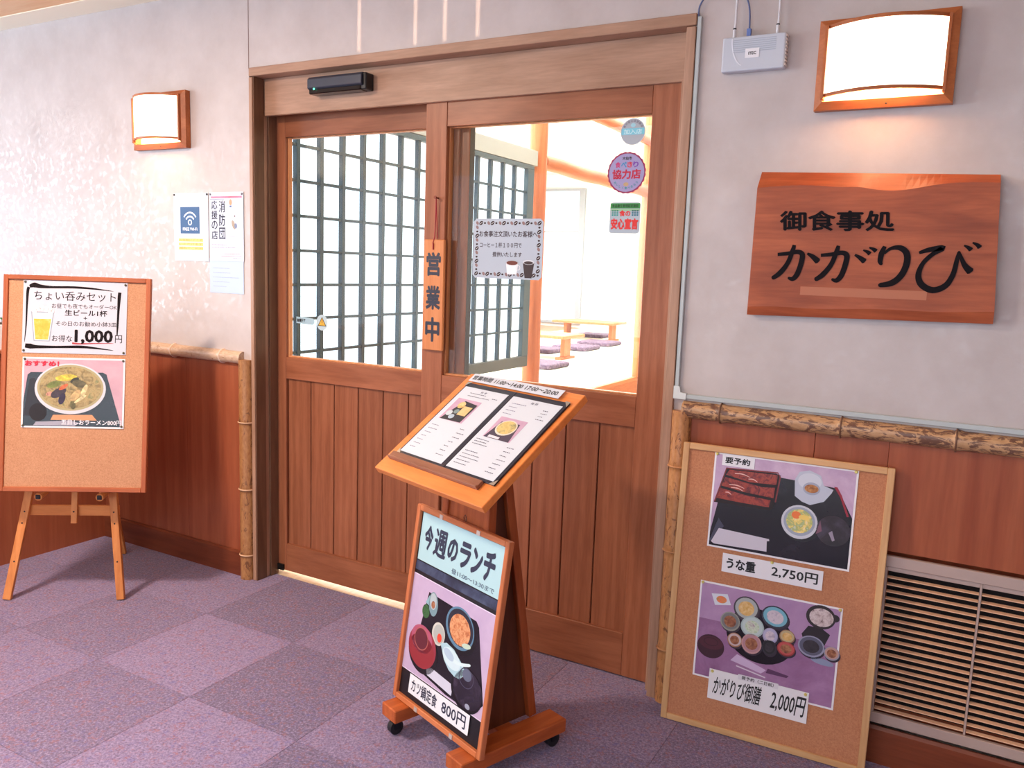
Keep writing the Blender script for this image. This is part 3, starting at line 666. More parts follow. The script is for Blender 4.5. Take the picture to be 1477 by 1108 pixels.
# stickers on the left glass
GL = .148
a1 = empty('auto_door_sticker', place((-2.745, GL, 1.226)), label='small pale oblong automatic door sticker on the left glass', cat='sticker')
q = MB(); q.poly([(0, 0), (.10, -.004), (.112, .006), (.112, .018), (.104, .026), (0, .030)], .0006, plain((176, 208, 222), .3)); q.build('sheet', None, a1)
lettering('自動', .004, .006, .034, .022, .001, BLACK, a1, .05); lettering('ドア', .036, .006, .056, .022, .001, BLACK, a1, .05)
a2 = empty('warning_sticker', place((-2.588, GL, 1.237)), label='small round sticker with yellow warning triangle on the left glass', cat='sticker')
q = MB(); q.ell(0, 0, .034, .036, .0006, plain((190, 212, 220), .3)); q.poly([(-.026, -.016), (.026, -.016), (0, .026)], .0009, plain((30, 30, 30))); q.poly([(-.020, -.013), (.020, -.013), (0, .020)], .0011, plain((232, 180, 60)))
q.rect(-.0015, -.002, .0015, .012, .0013, BLACK); q.ell(0, -.007, .002, .002, .0013, BLACK, 8); q.build('disc', None, a2)

# --- papers pinned to the left wall
def pins(par, pts, col=(120, 112, 90), r=.005, d=.001):
    for x_, z_ in pts:
        q = MB(); q.tube([(x_, -d, z_), (x_, -d-.003, z_), (x_, -d-.006, z_)], [r, r, r*.5], 10); q.build('push_pin', plain(col, .3, .3), par)
def gibberish(q, x0, z0, x1, z1, n, m, h=.0018, d=.0012, fill=.8):
    for i in range(n):
        z_ = z1-(z1-z0)*(i+.5)/n; x_ = x0
        L = (x1-x0)*random.uniform(fill*.6, 1)
        while x_ < x0+L:
            w_ = random.uniform(.3, 1.2)*h*2; q.rect(x_, z_-h/2, min(x_+w_, x1), z_+h/2*random.uniform(.5, 1), d, m); x_ += w_+h*.7
p1 = empty('free_wifi_poster', place((-3.388, -.002, 1.495)), label='white pinned poster with a blue wireless symbol, leftmost paper on the wall', cat='poster')
q = MB(); q.rect(0, 0, .237, .316, .0006, plain((214, 226, 240), .65)); q.build('sheet', None, p1)
q = MB(); B1 = plain((62, 98, 144), .7); q.rect(.045, .128, .178, .252, .0010, B1); WHT = plain((236, 240, 246), .4)
for rr_, wd in ((.050, .007), (.032, .007)):
    q.stroke([(.112+rr_*math.cos(R(t)), .176+rr_*math.sin(R(t))) for t in range(35, 150, 10)], wd/2, .0013, WHT)
q.ring(.112, .180, .014, .014, .006, .0013, WHT, 18); q.build('wireless_symbol', None, p1)
lettering('FREE Wi-Fi', .062, .142, .162, .156, .0014, WHT, p1, .02)
q = MB()
for j in range(3): q.rect(.030, .052+.019*j, .200, .067+.019*j, .0010, plain((240, 196, 92), .5))
q.build('yellow_text_band', None, p1); gt = MB(); gibberish(gt, .05, .258, .16, .272, 1, plain((150, 150, 160))); gt.build('small_text', None, p1)
for j in range(3): lettering(('無料でご利用', 'いただけます', 'お気軽にどうぞ')[j], .036, .054+.019*j, .194, .065+.019*j, .0013, plain((196, 148, 60)), p1, .0)
pins(p1, [(.006, .309), (.231, .309)], (90, 86, 84))
p2 = empty('fire_brigade_poster', place((-3.142, -.003, 1.500)), label='white pinned poster with red strip and large vertical black characters', cat='poster')
q = MB(); q.rect(0, 0, .222, .312, .0006, plain((208, 218, 236), .65)); q.rect(.012, .285, .212, .294, .0010, mottled('redstrip', None, [(200, 60, 90), (236, 150, 180)], 6)); q.rect(.006, .280, .10, .2815, .001, plain((60, 70, 110)))
q.build('sheet', None, p2)
vertical('応援の店', .034, .095, .278, .040, .0010, plain((44, 42, 60), .8), p2, .012); vertical('消防団', .084, .095, .278, .040, .0010, plain((44, 42, 60), .8), p2, .012)
q = MB(); q.ell(.140, .266, .009, .014, .0010, plain((190, 150, 110)), 14); q.rect(.134, .244, .146, .251, .0010, plain((70, 90, 150))); q.rect(.162, .200, .170, .208, .001, plain((130, 110, 110)))
q.ell(.158, .165, .010, .022, .0010, plain((170, 150, 130)), 12, .4); q.ell(.172, .160, .009, .012, .0011, plain((120, 130, 160)), 12)
q.build('small_pictures', None, p2)
gt = MB(); gibberish(gt, .13, .100, .205, .115, 2, plain((150, 150, 165)), .0015); gibberish(gt, .015, .056, .190, .080, 2, plain((150, 130, 160)), .003); gibberish(gt, .07, .030, .200, .036, 1, plain((190, 60, 90)), .002); gt.rect(.075, .022, .208, .0235, .001, plain((190, 60, 90)))
gibberish(gt, .15, .010, .205, .018, 1, plain((120, 100, 120)), .002); gt.build('small_text', None, p2); pins(p2, [(.008, .303), (.213, .303)], (150, 150, 156))
p3 = empty('pale_blue_slip', place((-3.146, -.0015, 1.352)), label='pale blue slip with faint lines hanging below the fire brigade poster', cat='paper')
q = MB(); q.rect(0, 0, .222, .160, .0006, plain((186, 204, 234), .65)); q.build('sheet', None, p3)
gt = MB(); gibberish(gt, .02, .02, .19, .125, 5, plain((150, 160, 196)), .0022, .001); gt.build('small_text', None, p3)

# --- ventilation grille
vg = empty('ventilation_grille', Matrix.Translation((-.185, 0, .135)), label='large louvred ventilation grille with pale slats low on the right wall', cat='vent')
AL = plain((190, 168, 158), .38, .2); VW = 1.05; VH = .545
boxo('top_frame', (0, VW, -.014, .0, VH-.035, VH), AL, vg, .002); boxo('top_frame_lip', (0, VW, -.006, .0, VH-.050, VH-.036), AL, vg, .001)
boxo('bottom_frame', (0, VW, -.014, .0, 0, .034), AL, vg, .002); boxo('side_frame', (0, .03, -.014, .0, .034, VH-.035), AL, vg, .002); boxo('side_frame', (VW-.03, VW, -.014, .0, .034, VH-.035), AL, vg, .002)
for xx in (.278, .66): boxo('divider', (xx, xx+.006, -.010, .02, .034, VH-.036), AL, vg, .001)
q = MB(); q.box(.03, VW-.03, .052, .057, .034, VH-.036); q.build('dark_duct', plain((20, 18, 20), .9), vg)
SL = plain((244, 196, 160), .4)
for xa, xb in ((.031, .277), (.285, .659), (.667, VW-.031)):
    q = MB(); wd = xb-xa
    q.add([(0, -.009, -.001), (wd, -.009, -.001), (wd, .006, .001), (0, .006, .001), (0, -.009, -.0034), (wd, -.009, -.0034), (wd, .006, -.001), (0, .006, -.001)], [(0, 1, 2, 3), (7, 6, 5, 4), (0, 4, 5, 1), (1, 5, 6, 2), (2, 6, 7, 3), (3, 7, 4, 0)])
    o = q.build('slat', SL, vg)
    for i in range(20):
        c2 = o if i == 0 else o.copy()
        if i: c2.parent = vg; C.objects.link(c2)
        c2.location = (xa, 0, .047+.0226*i)

# ================================================================== CORK BOARD LEANING ON THE RIGHT WALL
def frame_board(name, M, W, H, fw_, mw, mc, label, th=.018):
    t = empty(name, M, label=label, cat='corkboard')
    boxo('cork_panel', (fw_*.6, W-fw_*.6, -th*.55, -.004, fw_*.6, H-fw_*.6), mc, t, .0)
    for b, ax in (((0, fw_, -th, 0, 0, H), 'z'), ((W-fw_, W, -th, 0, 0, H), 'z'), ((fw_, W-fw_, -th, 0, 0, fw_), 'x'), ((fw_, W-fw_, -th, 0, H-fw_, H), 'x')): boxo('frame_side', b, mw(ax), t, .002)
    return t
# foot line on the floor, top edge touching the wall
MR = place((-.806, -.108, 0.001), 1.8, 4.6); RWd = .648; RHt = .955
PINE = lambda ax: wood((230, 186, 136), (208, 158, 108), ax, .45, 1, 9)
frame_board('cork_board', MR, RWd, RHt, .021, PINE, cork((204, 142, 104), (172, 108, 76)), 'large pale-framed cork board standing on the carpet against the right wall')
def sheet(name, M, u, v, W, H, label, col=(238, 236, 240), rot=0, cat='notice', d=.0115, border=0):
    t = empty(name, on(M, u, v, d, rot), label=label, cat=cat)
    q = MB(); q.box(0, W, -.0006, 0, 0, H); q.build('sheet', plain(col, .35), t); return t
PINK = mottled('pinkcloth', None, [(176, 146, 180), (190, 160, 192), (206, 180, 206)], 10, .35)
PINK2 = mottled('pinkcloth2', None, [(132, 88, 128), (152, 108, 150), (170, 128, 170)], 8, .35)
PINKL = mottled('pinkcloth3', None, [(190, 146, 162), (206, 168, 180)], 8, .4)
TRAY = mottled('tray', None, [(12, 11, 18), (22, 19, 28), (34, 30, 42)], 12, .2)
YEL = (226, 220, 130)
# eel set photo
W1, H1 = .442, .317
e1 = sheet('eel_set_photo', MR, .106, .618, W1, H1, 'photo print of the eel lunch box set, upper one on the right cork board', cat='photo', rot=0)
q = MB(); q.rect(.006, .006, W1-.006, H1-.006, .0008, PINK)
q.poly([(.006, .006), (.006, .05), (.022, .145), (.04, .262), (.048, .268), (.2, .262), (.33, .256), (.385, .252), (.402, .225), (.436, .165), (.436, .006)], .0010, TRAY)
q.poly([(.375, .256), (.385, .256), (.40, .232), (.426, .17), (.420, .168), (.396, .225)], .0012, plain((150, 40, 60)))
q.poly([(.010, .150), (.040, .264), (.050, .270), (.20, .272), (.214, .268), (.200, .160), (.19, .150)], .0012, plain((30, 20, 26)))
EEL = mottled('eel', None, [(60, 14, 18), (120, 28, 26), (160, 56, 36), (90, 20, 22)], 34, .3, 2)
q.poly([(.042, .246), (.052, .264), (.205, .268), (.203, .236), (.12, .232)], .0014, EEL); q.poly([(.030, .208), (.040, .238), (.16, .222), (.200, .226), (.198, .192), (.10, .198)], .0014, EEL); q.stroke([(.012, .152), (.042, .268), (.205, .275), (.213, .262), (.205, .18)], .0022, .0013, plain((120, 26, 30), .3)); q.poly([(.018, .165), (.028, .200), (.11, .188), (.19, .184), (.186, .160), (.08, .162)], .0014, EEL)
for a, b, c_ in ((.055, .215, .05), (.062, .206, .04), (.045, .188, .02), (.115, .242, .03), (.07, .254, .05)): q.stroke([(a, b), (a+c_*.5, b+.001), (a+c_, b-.006)], [.001, .0016, .0005], .0016, plain((226, 180, 170)))
q.poly([(.022, .012), (.012, .018), (.034, .066), (.196, .058), (.198, .052), (.190, .050), (.192, .016)], .0014, plain((214, 208, 220))); q.poly([(.014, .02), (.006, .02), (.03, .10), (.05, .075)], .0012, plain((70, 70, 90)))
q.poly([(.258, .262), (.262, .21), (.285, .195), (.31, .188), (.35, .205), (.37, .235), (.374, .246), (.345, .255), (.334, .285), (.30, .297), (.27, .288)], .0014, plain((188, 196, 214)))
q.ell(.303, .262, .035, .026, .0016, plain((206, 212, 226))); q.ell(.310, .240, .026, .020, .0018, plain((160, 168, 190))); q.ell(.310, .240, .021, .013, .0020, mottled('seeds', None, [(90, 50, 30), (170, 110, 60), (210, 160, 100)], 60))
q.ell(.290, .122, .057, .055, .0013, plain((6, 5, 10), .3), 28); q.ell(.283, .129, .055, .054, .0014, plain((198, 202, 214))); q.ell(.283, .131, .048, .046, .0016, plain((150, 160, 180))); q.ell(.283, .132, .040, .038, .0018, mottled('pickle', None, [(230, 220, 190), (236, 210, 120), (150, 170, 110), (240, 236, 226)], 45)); q.ell(.272, .150, .014, .012, .0020, plain((228, 120, 64))); q.ell(.296, .146, .016, .008, .0021, plain((236, 206, 110)))
q.ell(.385, .118, .050, .048, .0014, mottled('lidbowl', None, [(22, 16, 24), (44, 34, 46), (70, 60, 80)], 14)); q.poly([(.335, .10), (.345, .145), (.352, .112)], .0016, plain((120, 80, 100))); q.poly([(.372, .110), (.385, .085), (.392, .090), (.382, .118)], .0017, plain((150, 140, 160)))
q.build('printed_picture', None, e1)
tg = MB(); tg.rect(.026, .276, .130, .312, .0024, paper((232, 232, 238))); tgo = tg.build('corner_tag', None, e1); lettering('要予約', .036, .284, .116, .306, .0028, BLACK, tgo, .03)
pins(e1, [(.008, H1-.006), (W1-.008, H1-.006)], YEL, .005)
e2 = sheet('eel_price_strip', MR, .161, .543, .314, .062, 'white strip reading 2,750 yen under the eel photo', rot=0, d=.0135)
lettering('うな重', .014, .014, .108, .050, .0012, BLACK, e2, .035); lettering('2,750円', .158, .014, .300, .050, .0012, BLACK, e2, .02); pins(e2, [(.158, .060)], YEL, .005)
e3 = sheet('banquet_photo', MR, .096, .174, .446, .326, 'photo print of many small dishes on pink cloth, lower one on the right cork board', cat='photo')
W3, H3 = .446, .326; DKS = plain((46, 30, 48), .4)
q = MB(); q.rect(.006, .006, W3-.006, H3-.006, .0008, PINK2)
q.rect(.006, .20, W3-.006, H3-.006, .0009, mottled('pink4', None, [(166, 128, 172), (186, 150, 188)], 6, .4))
for k_, (cx, cz) in enumerate([(.20, .17)]):
    q.ell(.205, .180, .108, .088, .0011, TRAY, 32, -.15)
q.poly([(.054, .252), (.040, .288), (.092, .296), (.106, .262)], .0012, plain((216, 220, 232))); q.ell(.074, .274, .017, .012, .0015, mottled('salad', None, [(230, 110, 60), (230, 130, 80), (120, 160, 70)], 60))
def dish(cx, cz, rx, rz, rim, inner, food, rot=0, d=.0013):
    q.ell(cx+.003, cz-.006, rx*1.02, rz*.98, d-.0001, DKS, 22, rot)
    q.ell(cx, cz, rx, rz, d, plain(rim), 26, rot); q.ell(cx, cz+.001, rx*.88, rz*.86, d+.0002, plain(inner), 26, rot); q.ell(cx, cz, rx*.62, rz*.60, d+.0004, food, 20, rot)
F1 = mottled('food_gold', None, [(200, 150, 70), (222, 180, 110), (236, 210, 160)], 60); F2 = mottled('food_pale', None, [(190, 180, 190), (214, 200, 210), (140, 130, 160)], 50)
F3 = mottled('food_green', None, [(120, 170, 110), (210, 220, 200), (150, 110, 140)], 60); F4 = mottled('food_brown', None, [(90, 50, 40), (150, 90, 60), (190, 140, 100)], 60); F5 = mottled('food_dark', None, [(30, 24, 34), (60, 50, 60)], 40)
dish(.156, .262, .041, .040, (70, 62, 70), (170, 176, 176), F1); dish(.248, .254, .043, .036, (50, 50, 66), (120, 180, 200), F2, -.2)
dish(.108, .208, .032, .032, (150, 150, 140), (120, 120, 120), F4); dish(.180, .206, .037, .035, (170, 190, 190), (190, 206, 206), F3, 0, .0016)
dish(.128, .150, .024, .024, (170, 120, 90), (200, 180, 180), F4, 0, .0018); dish(.182, .150, .032, .033, (196, 150, 150), (176, 130, 140), F4, 0, .0018)
dish(.238, .190, .024, .026, (160, 156, 190), (180, 176, 206), F2, 0, .0018); dish(.238, .152, .022, .026, (50, 44, 54), (30, 28, 34), F5, 0, .0020); dish(.290, .200, .024, .022, (150, 110, 80), (190, 170, 130), F1, 0, .0018); dish(.290, .160, .028, .024, (150, 50, 50), (190, 80, 80), F4, 0, .0020)
q.ell(.052, .110, .045, .040, .0013, plain((60, 22, 40))); q.ell(.052, .122, .040, .022, .0015, plain((78, 28, 46))); q.ring(.052, .126, .024, .014, .002, .0017, plain((50, 16, 32)))
q.poly([(.332, .22), (.340, .20), (.40, .19), (.416, .235), (.39, .25), (.35, .25)], .0012, plain((34, 24, 34))); q.ell(.384, .285, .044, .038, .0014, plain((46, 34, 38))); q.ell(.386, .284, .036, .029, .0016, mottled('claypot', None, [(90, 70, 70), (190, 170, 170), (220, 206, 206), (130, 100, 110)], 50))
q.ell(.425, .290, .014, .012, .0013, plain((40, 30, 36)))
dish(.364, .186, .040, .034, (150, 150, 176), (90, 90, 112), F5); dish(.426, .178, .023, .022, (150, 150, 170), (190, 150, 140), F4); q.ell(.400, .145, .035, .010, .0012, plain((140, 150, 180)), 20, -.1)
q.poly([(.120, .080), (.22, .060), (.235, .075), (.14, .105)], .0011, plain((206, 180, 214))); q.stroke([(.14, .066), (.235, .050)], .002, .0013, plain((220, 206, 220))); q.poly([(.235, .066), (.30, .066), (.306, .074), (.24, .082)], .0012, plain((90, 50, 90)))
q.build('printed_picture', None, e3); pins(e3, [(.008, H3-.006), (W3-.008, H3-.006)], YEL, .005)
e4 = sheet('banquet_price_strip', MR, .152, .110, .316, .101, 'white strip with tall brush characters reading 2,000 yen below the dishes photo', d=.0150)
lettering('かがりび御膳', .014, .018, .168, .082, .0012, BLACK, e4, .014, .1); lettering('2,000円', .200, .014, .304, .082, .0012, BLACK, e4, .016, .1)
q = MB(); q.rect(.094, .088, .222, .106, .0014, paper((226, 222, 230))); m4 = q.build('small_strip', None, e4); lettering('要予約（二日前）', .106, .091, .208, .103, .0018, INK, m4, .02)
pins(e4, [(.010, .094), (.306, .094)], YEL, .005)

# ================================================================== EASEL AND CORK BOARD ON THE LEFT
ME = place((-3.538, -.791, 0), 34.1, 0)
ez = empty('easel', ME, label='light wooden display easel holding the left cork board', cat='easel')
EW = wood((222, 146, 84), (196, 116, 60), 'z', .45, 1, 4); EWX = wood((222, 146, 84), (196, 116, 60), 'x', .45, 1, 4)
def strut(name, p, q_, wd, t, m=EW, par=ez):
    b = MB(); b.bar(p, q_, wd, t, m); return b.build(name, m, par, .0015, 1)
# front legs lean back with the board and close towards the top
TB = .149
yv = lambda z: .048+(z)*TB-.0
lgs = []
for sx in (-1, 1):
    lgs.append(strut('leg', (.232+sx*.240, yv(0)-.02, .004), (.275+sx*.065, yv(1.3), 1.3), .033, .020))
q = MB(); q.bar((.232-.175, yv(.385)+.002, .385), (.232+.215, yv(.385)+.002, .385), .046, .014, EWX, (0, 1, 0)); q.build('crossbar', EWX, ez, .0015, 1)
strut('centre_bar', (.262, yv(.33)-.014, .332), (.268, yv(1.2)-.002, 1.3), .026, .012)
strut('rear_leg', (.262, .62, .004), (.268, .17, 1.25), .030, .018)
KN = plain((24, 22, 26), .4)
for xx in (.152, .405):
    q = MB(); q.tube([(xx, .07, .478), (xx, .005, .472)], .0165, 16); pg = q.build('peg', EW, ez)
    q = MB(); q.box(xx-.010, xx+.010, .001, .006, .463, .483); q.build('peg_cap', KN, pg, .002, 1)
q = MB()
for lx, z_ in ((.088, .385), (.070, .34), (.037, .17), (.386, .385), (.396, .34), (.430, .17)):
    pass
for sx in (-1, 1):
    for z_ in (.385, .335, .17):
        s = z_/1.3; xx = (.232+sx*.240)*(1-s)+(.275+sx*.065)*s; yy_ = (yv(0)-.02)*(1-s)+yv(1.3)*s-.0105
        q.tube([(xx, yy_+.001, z_), (xx, yy_-.002, z_)], .0035, 8)
q.tube([(.262, yv(.385)-.021, .385), (.262, yv(.385)-.024, .385)], .0035, 8); tag(q.build('screw_heads', KN, ez), kind='stuff')
ML = place((-3.538, -.791, .5), 34.1, 8.5)
REDW = lambda ax: wood((184, 104, 66), (156, 80, 48), ax, .45, 1, 8)
frame_board('cork_board', ML, .606, .921, .020, REDW, cork((206, 154, 118), (170, 116, 84)), 'reddish-framed cork board on the wooden easel at left', th=.02)
f1 = sheet('drink_set_poster', ML, .080, .590, .427, .310, 'white poster with brush border and a beer glass, upper one on the easel board', (200, 198, 210), cat='poster', d=.013)
q = MB(); IK = plain((24, 16, 20), .8, 0, .2)
q.stroke([(.025, .283), (.045, .289), (.07, .284), (.12, .282), (.20, .284), (.28, .281), (.37, .272)], [.006, .011, .008, .005, .005, .004, .0008], .0009, IK)
q.stroke([(.022, .280), (.018, .262), (.016, .20), (.015, .12), (.010, .045)], [.006, .006, .004, .003, .001], .0009, IK)
q.stroke([(.396, .268), (.394, .245), (.392, .19), (.390, .12), (.389, .08)], [.007, .007, .005, .004, .002], .0009, IK)
q.stroke([(.013, .030), (.035, .028), (.06, .026), (.14, .027), (.24, .030), (.30, .026), (.375, .018)], [.009, .011, .007, .005, .006, .004, .001], .0009, IK)
q.stroke([(.205, .045), (.235, .043), (.30, .046), (.375, .048)], [.004, .003, .002, .001], .0011, plain((170, 50, 60)))
q.build('brush_border', None, f1)
q = MB(); q.poly([(.047, .050), (.113, .050), (.128, .176), (.034, .176)], .0009, plain((150, 160, 176))); q.poly([(.051, .054), (.109, .054), (.123, .172), (.039, .172)], .0011, plain((226, 230, 236))); q.poly([(.054, .058), (.106, .058), (.117, .146), (.045, .146)], .0013, mottled('beer', None, [(240, 160, 50), (250, 180, 60), (250, 196, 110)], 40))
for cx, cz, rr_ in ((.048, .182, .012), (.062, .190, .013), (.078, .192, .013), (.094, .188, .013), (.110, .184, .012), (.120, .180, .009), (.098, .164, .007)): q.ell(cx, cz, rr_, rr_, .0014, plain((214, 208, 214))); q.ell(cx, cz-.001, rr_-.0015, rr_-.0015, .0015, plain((238, 236, 240)))
q.build('beer_glass_picture', None, f1)
lettering('ちょい呑みセット', .045, .226, .380, .266, .0012, IK, f1, .005); lettering('お昼でも夜でもオーダーOK', .118, .193, .386, .213, .0012, IK, f1, .0)
lettering('生ビール1杯', .172, .162, .346, .188, .0012, IK, f1, .02); lettering('＋', .249, .146, .264, .160, .0012, IK, f1, .03); lettering('その日のお勧め小鉢3皿', .136, .118, .386, .139, .0012, IK, f1, .0)
lettering('お得な', .121, .050, .205, .078, .0012, IK, f1, .0); lettering('1,000', .214, .042, .372, .104, .0013, IK, f1, .035); lettering('円', .381, .050, .410, .084, .0012, IK, f1, .0)
pins(f1, [(.008, .302), (.419, .300), (.008, .010), (.418, .008)], (90, 92, 74))
f2 = sheet('ramen_photo', ML, .085, .272, .421, .300, 'photo print of a ramen bowl on a black tray, lower one on the easel board', cat='photo', d=.0135)
q = MB(); q.rect(.007, .007, .414, .293, .0008, PINKL)
q.poly([(.007, .007), (.007, .11), (.022, .225), (.035, .236), (.33, .240), (.345, .232), (.405, .03), (.405, .007)], .0010, TRAY); q.poly([(.01, .05), (.03, .205), (.05, .215), (.08, .12), (.05, .05)], .0012, plain((38, 40, 50), .5)); q.poly([(.05, .010), (.06, .025), (.20, .032), (.24, .022), (.22, .010)], .0012, plain((160, 160, 176))); q.poly([(.12, .034), (.13, .056), (.29, .058), (.31, .034)], .0012, plain((206, 150, 110)))
q.ell(.068, .066, .036, .038, .0014, plain((24, 20, 28))); q.ell(.198, .168, .146, .108, .0014, plain((206, 206, 216)), 44); q.ell(.198, .172, .136, .098, .0016, plain((170, 160, 120)), 44)
q.ell(.198, .172, .126, .089, .0018, mottled('ramen', None, [(84, 78, 36), (136, 112, 56), (176, 150, 90), (112, 112, 56)], 26, .25, 1.5), 44)
for cx, cz, a, b, rt_, cl in ((.15, .150, .035, .018, .5, (60, 50, 60)), (.165, .125, .013, .026, -.3, (44, 34, 60)), (.235, .19, .03, .016, -.2, (90, 84, 60)), (.13, .185, .03, .014, .3, (110, 120, 60)), (.17, .175, .022, .008, .6, (206, 100, 60)), (.22, .14, .03, .014, .9, (190, 160, 110)), (.18, .215, .045, .014, .1, (206, 186, 70)), (.255, .16, .03, .01, 1.2, (206, 190, 140)), (.115, .145, .016, .009, .2, (214, 150, 130)), (.215, .205, .02, .010, .5, (50, 50, 40)), (.24, .125, .03, .006, .6, (216, 200, 150)), (.21, .10, .012, .02, .1, (100, 96, 60))):
    q.ell(cx, cz, a, b, .0020+.00005*cx, mottled('rb%d%d%d' % cl, None, [tuple(int(x*.7) for x in cl), cl, tuple(min(255, int(x*1.25)) for x in cl)], 50), 16, rt_)
q.build('printed_picture', None, f2)
lettering('おすすめ！', .010, .262, .150, .285, .0024, plain((206, 26, 60)), f2, .05); lettering('五目しおラーメン800円', .165, .014, .412, .036, .0026, paper((244, 240, 248)), f2, .012)
pins(f2, [(.009, .292), (.413, .292), (.008, .008), (.412, .010)], (90, 92, 74))

# ================================================================== MENU STAND
MS = place((-1.327, -.71, 0), -20.6, 0)
ms = empty('menu_stand', MS, label='orange wooden wheeled menu stand with sloping top in front of the doors', cat='stand')
SWz = wood((176, 92, 48), (140, 64, 30), 'z', .4, 1, 6); SWy = wood((198, 106, 56), (164, 78, 36), 'y', .4, 1, 6); SWx = wood((238, 146, 78), (218, 122, 58), 'x', .4, 1, 6)
for sx in (-1, 1):
    boxo('foot', (sx*.178-.040, sx*.178+.040, -.072, .342, .056, .100), SWy, ms, .003)
    for y_ in (-.045, .318):
        q = MB(); q.tube([(sx*.178-.011, y_, .024), (sx*.178+.011, y_, .024)], .024, 18); wh = q.build('caster', plain((26, 26, 32), .5), ms)
        q = MB(); q.box(sx*.178-.016, sx*.178-.0125, y_-.012, y_+.012, .02, .056); q.box(sx*.178+.0125, sx*.178+.016, y_-.012, y_+.012, .02, .056); q.box(sx*.178-.016, sx*.178+.016, y_-.014, y_+.014, .050, .056); q.build('caster_fork', plain((34, 34, 40), .4, .5), wh)
# post: four corner legs widening to the feet, thin side and front panels
zt = .93
for sx in (-1, 1):
    for nm, y0, y1 in (('post_leg', .055, .105), ('post_leg', .268, .150)):
        b = MB(); b.bar((sx*.128, y0, .1), (sx*.098, y1, zt), .026, .030, SWz); b.build(nm, SWz, ms, .002, 1)
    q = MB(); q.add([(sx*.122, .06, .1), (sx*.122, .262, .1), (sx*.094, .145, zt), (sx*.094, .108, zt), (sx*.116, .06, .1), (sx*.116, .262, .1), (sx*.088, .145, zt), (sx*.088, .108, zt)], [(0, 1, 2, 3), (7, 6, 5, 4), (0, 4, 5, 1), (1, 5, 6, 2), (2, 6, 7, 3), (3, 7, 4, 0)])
    q.build('side_panel', wood((100, 54, 32), (78, 40, 24), 'z', .5, 1, 6), ms)  # panel colour darkened to carry the shadow between the post legs
q = MB(); q.add([(-.118, .048, .1), (.118, .048, .1), (.090, .098, zt), (-.090, .098, zt), (-.118, .060, .1), (.118, .060, .1), (.090, .110, zt), (-.090, .110, zt)], [(0, 1, 2, 3), (7, 6, 5, 4), (0, 4, 5, 1), (1, 5, 6, 2), (2, 6, 7, 3), (3, 7, 4, 0)]); q.build('front_panel', SWz, ms)
boxo('base_tie', (-.138, .138, .13, .19, .060, .096), SWy, ms, .003)
# sloping top
MT = place((-1.602, -.696, .875), -19.8, 53.8)
inv = MS.inverted() @ MT
b = MB(); b.box(0, .541, 0, .024, 0, .468); tp = b.build('top_board', SWx, ms, .002, 1); tp.matrix_local = inv
b = MB(); b.box(.028, .476, -.012, 0, .046, .074); b.box(.028, .476, -.016, -.012, .046, .052); lg_ = b.build('book_ledge', wood((150, 98, 74), (122, 76, 56), 'x', .35), ms, .001, 1); lg_.matrix_local = inv
for xx in (.10, .43):
    b = MB(); b.box(xx, xx+.03, .024, .042, .08, .38); o = b.build('batten', SWz, ms, .002, 1); o.matrix_local = inv
# open menu book
mb_ = empty('menu_book', on(MT, .040, .075, 0), label='open black menu book with two white pages on the sloping stand top', cat='menu')
CV = plain((30, 32, 48), .35)
b = MB(); b.box(0, .246, -.006, 0, 0, .346); b.build('cover', CV, mb_, .001, 1); b = MB(); b.box(.250, .480, -.006, 0, 0, .346); b.build('cover', CV, mb_, .001, 1)
b = MB(); b.box(.240, .256, -.005, -.001, 0, .346); b.build('spine', CV, mb_)
for xx in (.0, .480):
    for z_ in (.0, .346):
        b = MB(); sx = 1 if xx == 0 else -1; sz = 1 if z_ == 0 else -1
        b.add([(xx-.002*sx, -.0075, z_-.002*sz), (xx+.02*sx, -.0075, z_-.002*sz), (xx-.002*sx, -.0075, z_+.02*sz)], [(0, 1, 2)]); b.build('metal_corner', plain((190, 186, 176), .3, .8), mb_)
SET = mottled('setmeal', None, [(40, 34, 40), (90, 70, 60), (190, 160, 110), (60, 60, 70)], 45)
